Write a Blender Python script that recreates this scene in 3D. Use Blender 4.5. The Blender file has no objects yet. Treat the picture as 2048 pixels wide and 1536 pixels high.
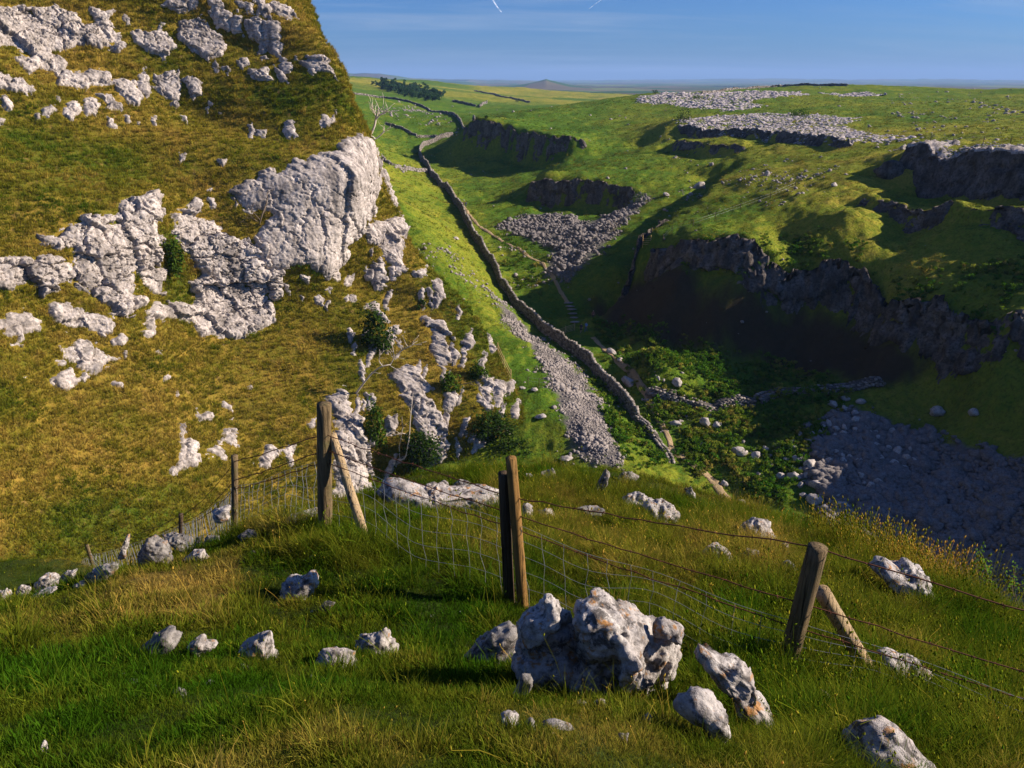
import os
import bpy, bmesh, math, random
import numpy as np
from mathutils import Vector
random.seed(7); RNG = np.random.default_rng(11)
SC = bpy.context.scene
COL = SC.collection
# ------------------------------------------------------------------ camera geometry (eye at the origin)
F = 1518.0; PIT = math.radians(21.8); CP, SP = math.cos(PIT), math.sin(PIT)
def ray(u, v):
    yv = (768.0 - v) / F
    return np.array([(u - 1024.0) / F, CP + yv * SP, -SP + yv * CP])
def at(u, v, y):
    d = ray(u, v); return d * (y / d[1])
def atz(u, v, z):
    d = ray(u, v); return d * (z / d[2])
def proj(P):
    P = np.asarray(P, float)
    dep = P[..., 1] * CP - P[..., 2] * SP
    up = P[..., 1] * SP + P[..., 2] * CP
    dep = np.where(np.abs(dep) < 1e-6, 1e-6, dep)
    return 1024 + F * P[..., 0] / dep, 768 - F * up / dep, dep
# ------------------------------------------------------------------ numpy noise
_pr = np.random.default_rng(5)
_perm = _pr.permutation(256); _perm = np.concatenate([_perm, _perm, _perm])
_g = _pr.normal(size=(256, 3)); _g /= np.linalg.norm(_g, axis=1)[:, None]
def perlin(P):
    P = np.asarray(P, float); i = np.floor(P).astype(int); f = P - i; i &= 255
    w = f * f * f * (f * (f * 6 - 15) + 10); r = 0
    for dx in (0, 1):
        for dy in (0, 1):
            for dz in (0, 1):
                h = _perm[_perm[_perm[(i[..., 0] + dx) & 255] + ((i[..., 1] + dy) & 255)] + ((i[..., 2] + dz) & 255)]
                g = _g[h]
                dd = g[..., 0] * (f[..., 0] - dx) + g[..., 1] * (f[..., 1] - dy) + g[..., 2] * (f[..., 2] - dz)
                ww = (w[..., 0] if dx else 1 - w[..., 0]) * (w[..., 1] if dy else 1 - w[..., 1]) * (w[..., 2] if dz else 1 - w[..., 2])
                r = r + ww * dd
    return r * 1.6
def fbm(P, sc=1.0, octv=4, gain=0.5, off=0.0):
    P = np.asarray(P, float); a, r, s = 1.0, 0, sc
    for k in range(octv):
        r = r + a * perlin(P * s + off + 17.3 * k); a *= gain; s *= 2.03
    return r
def n2(x, y, sc, octv=4, gain=0.5, off=0.0):
    x = np.asarray(x, float); y = np.asarray(y, float)
    return fbm(np.stack([x, y, np.zeros_like(x) + 0.37], -1), sc, octv, gain, off)
def voro(x, y, seed=0):
    x = np.asarray(x, float); y = np.asarray(y, float)
    ix, iy = np.floor(x).astype(int), np.floor(y).astype(int)
    b1 = np.full(x.shape, 9.0); b2 = b1.copy(); rid = np.zeros(x.shape); rx = rid.copy(); ry = rid.copy()
    for dx in (-1, 0, 1):
        for dy in (-1, 0, 1):
            cx, cy = ix + dx, iy + dy
            h = _perm[(_perm[(cx + seed) & 255] + cy) & 255]
            h2 = _perm[h + 31]; h3 = _perm[h2 + 77]
            ax = x - (cx + 0.15 + 0.7 * h / 255); ay = y - (cy + 0.15 + 0.7 * h2 / 255); d = np.hypot(ax, ay)
            near = d < b1
            b2 = np.where(near, b1, np.minimum(b2, d)); rid = np.where(near, h3 / 255.0, rid); rx = np.where(near, ax, rx); ry = np.where(near, ay, ry); b1 = np.where(near, d, b1)
    return rid, b1, b2 - b1, rx, ry
def sstep(a, b, x):
    t = np.clip((x - a) / (b - a), 0, 1); return t * t * (3 - 2 * t)
class RBF:
    def __init__(s, X, val, c, lam=0.0):
        s.X = np.asarray(X, float); s.c = c; n = len(s.X)
        A = np.sqrt(((s.X[:, None] - s.X[None]) ** 2).sum(-1) + c * c) - lam * np.eye(n)
        Q = np.hstack([np.ones((n, 1)), s.X]); m = Q.shape[1]
        M = np.block([[A, Q], [Q.T, np.zeros((m, m))]])
        s.w = np.linalg.solve(M, np.concatenate([np.asarray(val, float), np.zeros(m)]))
    def __call__(s, *q):
        q = np.stack([np.asarray(a, float) for a in q], -1); sh = q.shape[:-1]; q = q.reshape(-1, q.shape[-1])
        out = np.empty(len(q)); n = len(s.X)
        for i in range(0, len(q), 40000):
            b = q[i:i + 40000]; r2 = 0
            for k in range(b.shape[1]):
                r2 = r2 + (b[:, k, None] - s.X[None, :, k]) ** 2
            out[i:i + 40000] = np.sqrt(r2 + s.c * s.c) @ s.w[:n] + s.w[n] + b @ s.w[n + 1:]
        return out.reshape(sh)
# ------------------------------------------------------------------ object helpers
def tag(o, label=None, cat=None, group=None, kind=None):
    if label: o['label'] = label
    if cat: o['category'] = cat
    if group: o['group'] = group
    if kind: o['kind'] = kind
    return o
def empty(name, loc=(0, 0, 0)):
    o = bpy.data.objects.new(name, None); COL.objects.link(o); o.location = loc; o.empty_display_size = 0.2; return o
def np_mesh(name, V, faces, mat=None, smooth=True, attrs=None):
    """faces: list of int arrays (n,3)/(n,4)"""
    V = np.ascontiguousarray(V, dtype=np.float32); me = bpy.data.meshes.new(name)
    me.vertices.add(len(V)); me.vertices.foreach_set('co', V.ravel())
    faces = [np.asarray(f, np.int32) for f in faces if len(f)]
    li = np.concatenate([f.ravel() for f in faces]); tot = np.concatenate([np.full(len(f), f.shape[1], np.int32) for f in faces])
    st = np.concatenate([[0], np.cumsum(tot)[:-1]]).astype(np.int32)
    me.loops.add(len(li)); me.loops.foreach_set('vertex_index', li)
    me.polygons.add(len(tot)); me.polygons.foreach_set('loop_start', st)
    me.update(calc_edges=True); me.validate()
    if smooth: me.polygons.foreach_set('use_smooth', np.ones(len(tot), bool))
    if attrs:
        for k, a in attrs.items():
            a = np.asarray(a, np.float32)
            if a.ndim == 1: me.attributes.new(k, 'FLOAT', 'POINT').data.foreach_set('value', a)
            else:
                a4 = np.ones((len(a), 4), np.float32); a4[:, :3] = a
                me.attributes.new(k, 'FLOAT_COLOR', 'POINT').data.foreach_set('color', a4.ravel())
    if mat: me.materials.append(mat)
    return me
def link(name, me, parent=None, loc=None):
    o = bpy.data.objects.new(name, me); COL.objects.link(o)
    if parent: o.parent = parent
    if loc is not None: o.location = loc
    return o
def grid_faces(ny, nx, keep=None):
    i = np.arange(ny * nx).reshape(ny, nx)
    f = np.stack([i[:-1, :-1], i[:-1, 1:], i[1:, 1:], i[1:, :-1]], -1)
    if keep is not None: f = f[keep]
    return f.reshape(-1, 4)
def sub_mesh(name, P, keepf, mat, attrs=None, smooth=True):
    """P (ny,nx,3); keepf (ny-1,nx-1) bool -> compact mesh"""
    ny, nx = P.shape[:2]; f = grid_faces(ny, nx, keepf)
    if len(f) == 0: return None
    ids, inv = np.unique(f, return_inverse=True)
    at_ = {k: a.reshape(ny * nx, *a.shape[2:])[ids] for k, a in attrs.items()} if attrs else None
    return np_mesh(name, P.reshape(-1, 3)[ids], [inv.reshape(-1, 4)], mat, smooth, at_)
class MB:
    def __init__(s): s.V = []; s.F4 = []; s.F3 = []; s.n = 0
    def add(s, V, F4=(), F3=()):
        V = np.asarray(V, float); s.V.append(V)
        if len(F4): s.F4.append(np.asarray(F4) + s.n)
        if len(F3): s.F3.append(np.asarray(F3) + s.n)
        s.n += len(V)
    def tube(s, pts, rad, k=6, cap=True):
        pts = np.asarray(pts, float); n = len(pts); rad = np.broadcast_to(np.asarray(rad, float), (n,))
        T = np.gradient(pts, axis=0); T /= np.linalg.norm(T, axis=1)[:, None] + 1e-12
        up = np.array([0, 0, 1.0]) if abs(T[0, 2]) < 0.9 else np.array([1.0, 0, 0])
        A = np.cross(T, up); A /= np.linalg.norm(A, axis=1)[:, None] + 1e-12; B = np.cross(T, A)
        an = np.arange(k) * 2 * math.pi / k
        V = pts[:, None] + rad[:, None, None] * (np.cos(an)[None, :, None] * A[:, None] + np.sin(an)[None, :, None] * B[:, None])
        i = np.arange(n * k).reshape(n, k); j = np.roll(i, -1, 1)
        F4 = np.stack([i[:-1], j[:-1], j[1:], i[1:]], -1).reshape(-1, 4); V = V.reshape(-1, 3); F3 = []
        if cap:
            V = np.vstack([V, pts[0], pts[-1]]); c0, c1 = n * k, n * k + 1
            F3 = [(i[0, (q + 1) % k], i[0, q], c0) for q in range(k)] + [(i[-1, q], i[-1, (q + 1) % k], c1) for q in range(k)]
        s.add(V, F4, F3)
    def boxes(s, C, A, B, D):
        """C centres (n,3); A,B,D half-axis vectors (n,3)"""
        C, A, B, D = (np.asarray(q, float) for q in (C, A, B, D)); n = len(C)
        sg = np.array([(a, b, d) for d in (-1, 1) for b in (-1, 1) for a in (-1, 1)], float)
        V = C[:, None] + sg[None, :, 0, None] * A[:, None] + sg[None, :, 1, None] * B[:, None] + sg[None, :, 2, None] * D[:, None]
        f = np.array([(0, 2, 3, 1), (4, 5, 7, 6), (0, 1, 5, 4), (2, 6, 7, 3), (0, 4, 6, 2), (1, 3, 7, 5)])
        s.add(V.reshape(-1, 3), (f[None] + 8 * np.arange(n)[:, None, None]).reshape(-1, 4))
    def mesh(s, name, mat=None, smooth=True, attrs=None):
        fs = []
        if s.F4: fs.append(np.vstack(s.F4))
        if s.F3: fs.append(np.vstack(s.F3))
        return np_mesh(name, np.vstack(s.V), fs, mat, smooth, attrs)
_ico = {}
def ico(k):
    if k not in _ico:
        bm = bmesh.new(); bmesh.ops.create_icosphere(bm, subdivisions=k, radius=1)
        bm.verts.ensure_lookup_table()
        _ico[k] = (np.array([v.co[:] for v in bm.verts]), np.array([[v.index for v in f.verts] for f in bm.faces])); bm.free()
    return _ico[k]
def facet(n, seed, k=9, lo=0.62, hi=0.9):
    r = np.random.default_rng(seed); n = n.copy()
    for _ in range(k):
        m = r.normal(size=3); m /= np.linalg.norm(m); o = r.uniform(lo, hi)
        d = n @ m; n -= np.where(d > o, d - o, 0)[:, None] * m * 0.93
    return n
def in_poly(u, v, poly):
    c = np.zeros(u.shape, bool); n = len(poly)
    for k in range(n):
        x1, y1 = poly[k]; x2, y2 = poly[(k + 1) % n]
        if y1 == y2: continue
        t = ((y1 > v) != (y2 > v)) & (u < (x2 - x1) * (v - y1) / (y2 - y1) + x1); c ^= t
    return c
def sd_poly(u, v, poly):
    """signed distance, positive inside"""
    d = np.full(u.shape, 1e9); n = len(poly)
    for k in range(n):
        x1, y1 = poly[k]; x2, y2 = poly[(k + 1) % n]; ex, ey = x2 - x1, y2 - y1
        t = np.clip(((u - x1) * ex + (v - y1) * ey) / (ex * ex + ey * ey + 1e-9), 0, 1)
        d = np.minimum(d, np.hypot(u - x1 - t * ex, v - y1 - t * ey))
    return np.where(in_poly(u, v, poly), d, -d)
# ------------------------------------------------------------------ materials
def nmat(name):
    m = bpy.data.materials.new(name); m.use_nodes = True; nt = m.node_tree
    for n in list(nt.nodes): nt.nodes.remove(n)
    return m, nt
class NT:
    def __init__(s, nt): s.nt = nt
    def n(s, t, **kw):
        x = s.nt.nodes.new(t)
        for k, v in kw.items():
            if k == 'inp':
                for a, b in v.items(): s.set(x.inputs[a], b)
            else: setattr(x, k, v)
        return x
    def set(s, sock, b):
        if hasattr(b, 'is_output'): s.nt.links.new(b, sock)
        else: sock.default_value = b
    def noise(s, vec, sc, det=4, rough=0.55, dist=0.0):
        x = s.n('ShaderNodeTexNoise', inp={'Scale': sc, 'Detail': det, 'Roughness': rough, 'Distortion': dist})
        if vec is not None: s.nt.links.new(vec, x.inputs['Vector'])
        return x.outputs['Fac']
    def ramp(s, fac, stops, mode='LINEAR'):
        r = s.n('ShaderNodeValToRGB'); e = r.color_ramp.elements; r.color_ramp.interpolation = mode
        while len(e) < len(stops): e.new(0.5)
        for el, (p, c) in zip(e, stops):
            el.position = p; el.color = (*c, 1) if not isinstance(c, (int, float)) else (c, c, c, 1)
        s.set(r.inputs[0], fac); return r.outputs[0]
    def mix(s, fac, a, b, mode='MIX'):
        m = s.n('ShaderNodeMix', data_type='RGBA', blend_type=mode); s.set(m.inputs[0], fac)
        s.set(m.inputs[6], a if hasattr(a, 'is_output') else (*a, 1)); s.set(m.inputs[7], b if hasattr(b, 'is_output') else (*b, 1)); return m.outputs[2]
    def math(s, op, a, b=0.5, clamp=False):
        m = s.n('ShaderNodeMath', operation=op, use_clamp=clamp); s.set(m.inputs[0], a); s.set(m.inputs[1], b); return m.outputs[0]
    def attr(s, name, typ='GEOMETRY'):
        return s.n('ShaderNodeAttribute', attribute_name=name, attribute_type=typ)
    def mapping(s, vec, scale=(1, 1, 1), rot=(0, 0, 0)):
        m = s.n('ShaderNodeMapping', inp={'Scale': scale, 'Rotation': rot}); s.nt.links.new(vec, m.inputs['Vector']); return m.outputs[0]
    def bump(s, h, st, dist):
        b = s.n('ShaderNodeBump', inp={'Strength': st, 'Distance': dist}); s.nt.links.new(h, b.inputs['Height']); return b.outputs[0]
    def out(s, col, rough=0.9, normal=None, spec=0.2):
        p = s.n('ShaderNodeBsdfPrincipled', inp={'Roughness': rough, 'Specular IOR Level': spec}); s.set(p.inputs['Base Color'], col if hasattr(col, 'is_output') else (*col, 1))
        if normal is not None: s.nt.links.new(normal, p.inputs['Normal'])
        o = s.n('ShaderNodeOutputMaterial'); s.nt.links.new(p.outputs[0], o.inputs[0])
    def pos(s): return s.n('ShaderNodeNewGeometry').outputs['Position']
    def obj(s): return s.n('ShaderNodeTexCoord').outputs['Object']
def rock_mat(name, base=(0.47, 0.43, 0.42), dark=(0.2, 0.185, 0.18), light=(0.6, 0.57, 0.55), sc=1.0, coord='pos', streak=True, lichen=0.0, bump=0.06, pits=0.0, tone=False):
    m, nt = nmat(name); t = NT(nt); P = t.pos() if coord == 'pos' else t.obj()
    a = t.noise(P, 0.9 * sc, 6, 0.65); b = t.noise(P, 5.0 * sc, 5, 0.7)
    col = t.mix(t.ramp(a, [(0.36, 0.0), (0.66, 1.0)]), base, light)
    col = t.mix(t.ramp(b, [(0.36, 0.8), (0.54, 0.0)]), col, dark)
    if streak:
        st = t.noise(t.mapping(P, (1.1 * sc, 1.1 * sc, 0.12 * sc)), 1.0, 5, 0.65)
        col = t.mix(t.ramp(st, [(0.46, 0.0), (0.64, 0.75)]), col, tuple(0.75 * x for x in dark))
    if pits:
        v = t.n('ShaderNodeTexVoronoi', inp={'Scale': 11.0 * sc}); nt.links.new(P, v.inputs['Vector'])
        pm = t.math('MULTIPLY', t.ramp(v.outputs['Distance'], [(0.12, 1.0), (0.3, 0.0)]), t.ramp(t.noise(P, 2.3 * sc, 3), [(0.48, 0.0), (0.6, pits)]))
        col = t.mix(pm, col, tuple(0.3 * x for x in dark))
        bl = t.noise(P, 3.1 * sc, 6, 0.75, 0.6)
        col = t.mix(t.ramp(bl, [(0.52, 0.0), (0.60, 0.85)]), col, tuple(0.45 * x for x in dark))
    if lichen:
        l = t.noise(P, 4.2 * sc, 5, 0.7); lm = t.ramp(l, [(0.57, 0.0), (0.63, lichen)])
        col = t.mix(lm, col, (0.36, 0.16, 0.03))
    if tone: col = t.mix(1.0, col, t.ramp(t.attr('tone').outputs['Fac'], [(0.0, 0.35), (1.0, 1.35)]), 'MULTIPLY')
    h = t.math('ADD', t.noise(P, 3.5 * sc, 8, 0.7), t.math('MULTIPLY', t.noise(P, 18 * sc, 4, 0.7), 0.35))
    t.out(col, 0.92, t.bump(h, 0.9, bump), 0.15); return m
def turf_mat(name, dry, mid, green, sc=1.0, soil=None):
    """ground under / between tufts; attribute 'dry' 0..1 shifts the mix"""
    m, nt = nmat(name); t = NT(nt); P = t.pos()
    d = t.attr('dry').outputs['Fac']
    n = t.math('ADD', t.math('MULTIPLY', t.noise(P, 0.16 * sc, 5, 0.62), 0.55), t.math('MULTIPLY', t.noise(P, 1.3 * sc, 4, 0.65), 0.45))
    f = t.math('ADD', n, t.math('SUBTRACT', d, 0.5))
    col = t.ramp(f, [(0.30, green), (0.5, mid), (0.72, dry)])
    fine = t.noise(t.mapping(P, (4.5 * sc, 4.5 * sc, 2.2 * sc)), 1.0, 4, 0.7)
    col = t.mix(t.ramp(fine, [(0.32, 0.6), (0.52, 0.0)]), col, tuple(0.25 * x for x in mid))
    if soil: col = t.mix(t.ramp(t.noise(P, 0.9 * sc, 3), [(0.6, 0.0), (0.7, 0.7)]), col, soil)
    t.out(col, 1.0, t.bump(fine, 1.0, 0.25 / sc), 0.05); return m
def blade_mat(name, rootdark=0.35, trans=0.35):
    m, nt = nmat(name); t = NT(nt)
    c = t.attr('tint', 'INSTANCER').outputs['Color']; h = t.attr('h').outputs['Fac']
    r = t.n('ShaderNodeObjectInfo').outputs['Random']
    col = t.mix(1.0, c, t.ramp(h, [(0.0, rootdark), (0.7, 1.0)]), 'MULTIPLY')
    k = t.attr('kind').outputs['Color']
    col = t.mix(1.0, col, k, 'MULTIPLY')
    dif = t.n('ShaderNodeBsdfDiffuse'); tr = t.n('ShaderNodeBsdfTranslucent'); nt.links.new(col, dif.inputs[0]); nt.links.new(col, tr.inputs[0])
    mx = t.n('ShaderNodeMixShader', inp={0: trans}); nt.links.new(dif.outputs[0], mx.inputs[1]); nt.links.new(tr.outputs[0], mx.inputs[2])
    o = t.n('ShaderNodeOutputMaterial'); nt.links.new(mx.outputs[0], o.inputs[0]); return m
# ------------------------------------------------------------------ scattering (only for uncountable stuff)
def scatter(name, pts, rot, scl, tint, idx, protos, label, cat):
    me = bpy.data.meshes.new(name); n = len(pts)
    me.vertices.add(n); me.vertices.foreach_set('co', np.ascontiguousarray(pts, np.float32).ravel())
    me.attributes.new('rot', 'FLOAT_VECTOR', 'POINT').data.foreach_set('vector', np.ascontiguousarray(rot, np.float32).ravel())
    s3 = np.asarray(scl, np.float32)
    if s3.ndim == 1: s3 = np.repeat(s3[:, None], 3, 1)
    me.attributes.new('scl', 'FLOAT_VECTOR', 'POINT').data.foreach_set('vector', np.ascontiguousarray(s3).ravel())
    t4 = np.ones((n, 4), np.float32); t4[:, :3] = tint
    me.attributes.new('tint', 'FLOAT_COLOR', 'POINT').data.foreach_set('color', t4.ravel())
    me.attributes.new('pick', 'INT', 'POINT').data.foreach_set('value', np.asarray(idx, np.int32))
    pc = bpy.data.collections.new(name + '_kit')
    for q in protos: pc.objects.link(q)
    g = bpy.data.node_groups.new(name + '_scatter', 'GeometryNodeTree')
    g.interface.new_socket('Geometry', in_out='INPUT', socket_type='NodeSocketGeometry'); g.interface.new_socket('Geometry', in_out='OUTPUT', socket_type='NodeSocketGeometry')
    N = g.nodes.new; L = g.links.new
    gi, go = N('NodeGroupInput'), N('NodeGroupOutput'); ip = N('GeometryNodeInstanceOnPoints'); ci = N('GeometryNodeCollectionInfo')
    ci.inputs['Collection'].default_value = pc; ci.inputs['Separate Children'].default_value = True; ci.inputs['Reset Children'].default_value = True
    ip.inputs['Pick Instance'].default_value = True
    def na(nm, typ):
        x = N('GeometryNodeInputNamedAttribute'); x.data_type = typ; x.inputs['Name'].default_value = nm; return x.outputs['Attribute']
    L(gi.outputs[0], ip.inputs['Points']); L(ci.outputs[0], ip.inputs['Instance']); L(na('pick', 'INT'), ip.inputs['Instance Index'])
    L(na('rot', 'FLOAT_VECTOR'), ip.inputs['Rotation']); L(na('scl', 'FLOAT_VECTOR'), ip.inputs['Scale']); L(ip.outputs[0], go.inputs[0])
    o = link(name, me); md = o.modifiers.new('scatter', 'NODES'); md.node_group = g
    return tag(o, label, cat, kind='stuff')
def proto(name, me): return bpy.data.objects.new(name, me)
def make_tuft(name, mat, nb, L, w, spread, bend, seed, stalks=0, headc=(1.6, 1.4, 1.2), seg=3):
    r = np.random.default_rng(seed); V = []; F4 = []; F3 = []; H = []; K = []; n = 0
    for b in range(nb + stalks):
        stalk = b >= nb
        az = r.uniform(0, 2 * math.pi); rr = spread * math.sqrt(r.uniform()); x0, y0 = rr * math.cos(az), rr * math.sin(az)
        az2 = az + r.normal() * 0.7; l = L * r.uniform(0.55, 1.15) * (1.7 if stalk else 1); bd = (bend * r.uniform(0.4, 1.3)) * (0.45 if stalk else 1)
        dx, dy = math.cos(az2), math.sin(az2); ww = w * r.uniform(0.7, 1.2) * (0.45 if stalk else 1); fa = az2 + r.uniform(-1.2, 1.2) + math.pi / 2; sx, sy = math.cos(fa), math.sin(fa)
        kc = 1 + r.normal() * 0.13; kk = np.clip(np.array([kc * r.uniform(0.9, 1.15), kc, kc * 0.95]), 0.4, 1.8)
        if stalk: kk = np.array([1.15, 1.0, 0.8])
        px, py, pz, ang = x0, y0, 0.0, r.uniform(0.05, 0.35)
        for k in range(seg + 1):
            t = k / seg; hw = ww * (1 - 0.85 * t) * 0.5 if not stalk else ww * 0.5
            if k == seg and not stalk:
                V.append((px, py, pz)); H.append(1.0); K.append(kk)
            else:
                V += [(px - sx * hw, py - sy * hw, pz), (px + sx * hw, py + sy * hw, pz)]; H += [t, t]; K += [kk, kk]
            st = l / seg; px += math.sin(ang) * dx * st; py += math.sin(ang) * dy * st; pz += math.cos(ang) * st; ang += bd / seg
        for k in range(seg - (0 if stalk else 1)):
            a = n + 2 * k; F4.append((a, a + 1, a + 3, a + 2))
        if not stalk: a = n + 2 * (seg - 1); F3.append((a, a + 1, a + 2))
        n = len(V)
        if stalk:
            c = np.array(V[-1]); hl = L * 0.13; hw = L * 0.028
            for q in ((1, 0, 0), (-1, 0, 0), (0, 1, 0), (0, -1, 0)): V.append(tuple(c + hw * np.array(q) + (0, 0, hl * .4)))
            V += [tuple(c), tuple(c + (hw, 0, hl))]; H += [1.0] * 6; K += [np.array(headc)] * 6
            a = n; F3 += [(a, a + 2, a + 5), (a + 2, a + 1, a + 5), (a + 1, a + 3, a + 5), (a + 3, a, a + 5), (a + 2, a, a + 4), (a + 1, a + 2, a + 4), (a + 3, a + 1, a + 4), (a, a + 3, a + 4)]
            n = len(V)
    me = np_mesh(name, np.array(V), [np.array(F4), np.array(F3)], mat, True, {'h': np.array(H), 'kind': np.array(K)})
    return proto(name, me)
def rock_unit(seed, k=3, noise=0.22, facets=10):
    n, f = ico(k); v = facet(n, seed, facets)
    v = v * (1 + noise * fbm(n, 1.4, 4, 0.55, off=seed * 3.7))[:, None]
    return v, f
def rock_proto(name, mat, seed, k=2):
    v, f = rock_unit(seed, k); return proto(name, np_mesh(name, v * np.array([1, 0.8, 0.62]), [f], mat, False))
# ================================================================== LAND FORM (control points measured on the photo, placed at their real distance; unseen ones chosen, some for the light)
HX, HY = -51.4, 76.0; SX, SY = 0.396, 0.918; NX, NY = 0.918, -0.396
HILL = [(0,0,110),(0,150,100),(0,230,98),(0,490,78),(0,600,75),(0,700,69.5),(0,900,60),(0,1100,52),
 (150,0,114),(150,200,104),(150,430,85),(150,640,79),(150,800,71),(150,1000,60.5),
 (300,0,118),(300,190,110),(300,300,102),(300,395,92),(300,560,89),(300,700,80),(300,900,69),(300,1050,61),
 (420,100,121),(420,260,112),(420,430,98),(430,660,92),(430,800,81.5),(430,950,70.5),
 (520,0,130),(520,100,125),(520,250,118),(520,350,109),(520,640,95),(520,760,86.5),(520,900,76.5),(520,960,73),
 (600,60,135),(650,110,133),(650,200,132),(650,280,126),(650,312,121),(650,530,116),(650,640,98),(650,780,87),(650,850,81),
 (740,270,138),(735,400,133),(735,530,125),(760,600,105),(760,800,87),(760,950,83),
 (800,530,126),(815,440,138),(850,640,100),(850,860,86),(850,960,84),(950,650,100),(700,570,105),(955,900,86.5),(900,600,103),(890,560,109),
 (1000,705,98),(1030,780,93.5),(1040,850,88.5),(990,930,84)]
hp = np.array([at(u, v, y * (1 - 0.145 * sstep(400, 640, u) * (v <= 545) * (u < 820))) for u, v, y in HILL])
hid = np.array([(-38,158,12.5),(-52,175,16),(-70,190,20),(-30,150,-3),(-46,168,-6),(-36,158,-22),(-52,178,-24),(-30,142,-33),(-44,160,-40),
  (-62,128,22),(-80,104,16),(-95,112,24),(-48,140,20),(-75,85,-2),(-72,60,-14),(-64,48,-24),(-50,36,-38),(-36,44,-46),(-26,56,-49),(-14,70,-52),(-6,78,-52),(2,82,-53),
  (-4,100,-46),(-8,114,-43),(-14,124,-41),(-96,150,34),(-120,130,36)])
hid = np.vstack([hid, [at(*q) for q in [(560,0,150),(545,-60,150),(612,80,150),(652,150,148),(690,230,145),(725,330,142),(582,0,127),(560,-60,128),(618,66,126),(662,140,125),(702,212,124)]]])
hid[:, :2] *= np.where((np.arange(len(hid)) < len(hid) - 11) & (hid[:, 1] > 110) & (hid[:, 2] > -42), 0.88, 1.0)[:, None]
hp = np.vstack([hp, hid])
hs = (hp[:, 0] - HX) * SX + (hp[:, 1] - HY) * SY; hd = (hp[:, 0] - HX) * NX + (hp[:, 1] - HY) * NY
HRBF = RBF(np.stack([hs, hp[:, 2]], 1), hd, 2.5, 0.6)
def hill_pos(s, z, d): return np.stack([HX + s * SX + d * NX, HY + s * SY + d * NY, z + 0 * s], -1)

W_PATH = [(905,273,-24.4),(880,279,-25.2),(858,287,-26.5),(843,296,-27.6),(838,306,-28.2),(845,325,-29),(862,350,-30),(885,378,-31.2),(912,410,-32.6),(933,447,-33.7),(948,477,-34.6),(975,515,-36),(1000,566,-38),(1030,606,-39.2),(1060,640,-40),(1100,678,-40.8),(1150,708,-41.4),(1190,742,-42),(1225,780,-42.6),(1258,815,-43.2),(1275,845,-43.8),(1318,885,-44.4),(1342,925,-45)]
wall_pts = np.array([atz(*q) for q in W_PATH])
LAND = [(830,450,150),(870,500,140),(920,540,138),(800,400,168),(780,330,222),(760,290,280),(800,230,420),(720,190,550),(850,220,520),(940,240,520),(960,210,800),(700,165,1000),(760,175,900),(1000,190,1300),(1150,195,1300),(700,154,1400),(850,161,1400),(1000,173,1450),(1050,176,1450),(1280,190,1450),(880,200,800),(1100,205,900),
 (905,300,330),(960,560,140),(985,600,131),(1060,690,113),(1120,760,100),(1180,850,88),(1230,930,80),(1120,900,84),(1090,820,91),
 # plateau
 (1300,186,430),(1450,181,470),(1700,171,520),(2048,178,400),(1550,173,560),(1350,240,285),(1600,232,300),(1800,220,310),(2048,250,225),(1600,285,215),(1700,262,245),(1500,265,248),(1900,200,380),(1420,205,380),
 (1400,272,270),(1600,310,207),(1840,300,152),(1960,310,140),(2048,322,130),(1750,330,162),(1850,372,147),(1950,390,133),(2048,400,123),(2200,350,118),(2300,420,100),
 # bench
 (1500,400,156),(1650,380,146),(1350,450,150),(1300,480,141),(1600,450,130),(1700,420,127),(1800,480,113),(1900,420,120),(2048,480,101),(1500,510,119),(1700,540,106),(1350,505,131),(1580,480,125),(1850,620,92.5),(2000,660,83),(2100,560,88),
 (1350,585,122),(1500,605,116),(1500,690,113),(1350,668,120),(1600,705,107),(1700,740,94),(1700,625,102.5),(1850,690,90),(2000,770,78.5),(1260,580,138),
 (1250,655,125),(1900,800,83),(2048,850,74),(2048,950,67),(2048,1150,53),(2250,1000,55),(2300,700,70),
 (1150,610,135),(1110,560,150),(1060,480,178),(1150,470,173),(1250,430,180),(1280,390,197),(1340,340,216),(1400,318,224),(1240,540,143),(1200,620,131),
 (1340,440,151),(1420,400,166),(1500,360,172),(1600,332,180),
 (1100,357,215),(1250,376,205),(1100,398,211),(1240,410,199),(1170,362,211),(1170,402,205),(1200,320,240),(1300,292,262),(1340,270,276),(1000,440,195),(1060,398,210),(1150,440,190),(1060,362,222),
 (1150,325,248),(1040,370,238),(1280,297,276),(1210,312,262),
 (950,247,332),(1100,216,385),(1250,200,415),(1100,260,318),(1250,260,305),(930,256,313),(960,256,309),(1010,264,301),(1060,282,286),(1090,290,273),(1150,286,268),(920,312,300),(960,322,290),(1000,330,280),(1080,345,256),(1010,228,360),(1180,235,360),(900,310,310),(940,380,235),(1000,400,225)]
def push(u, v, y):          # the near right-hand side stands a little farther off
    return at(u, v, y * (1 + 0.12 * sstep(1420, 1760, u) * sstep(400, 520, v)))
lp = [push(*q) for q in LAND]
LZ = [(1300,705,-38),(1450,800,-42.5),(1640,785,-41),(1500,880,-44.5),(1700,950,-44.5),(1400,950,-45.6),(1600,1050,-46),(1900,950,-43.5),(1850,1150,-46),(1180,690,-41),(1750,1080,-46.3),(1250,760,-42.3),(1340,860,-44),(1460,1050,-47.5)]
lp += [atz(*q) for q in LZ]; lp = np.array(lp)
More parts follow.
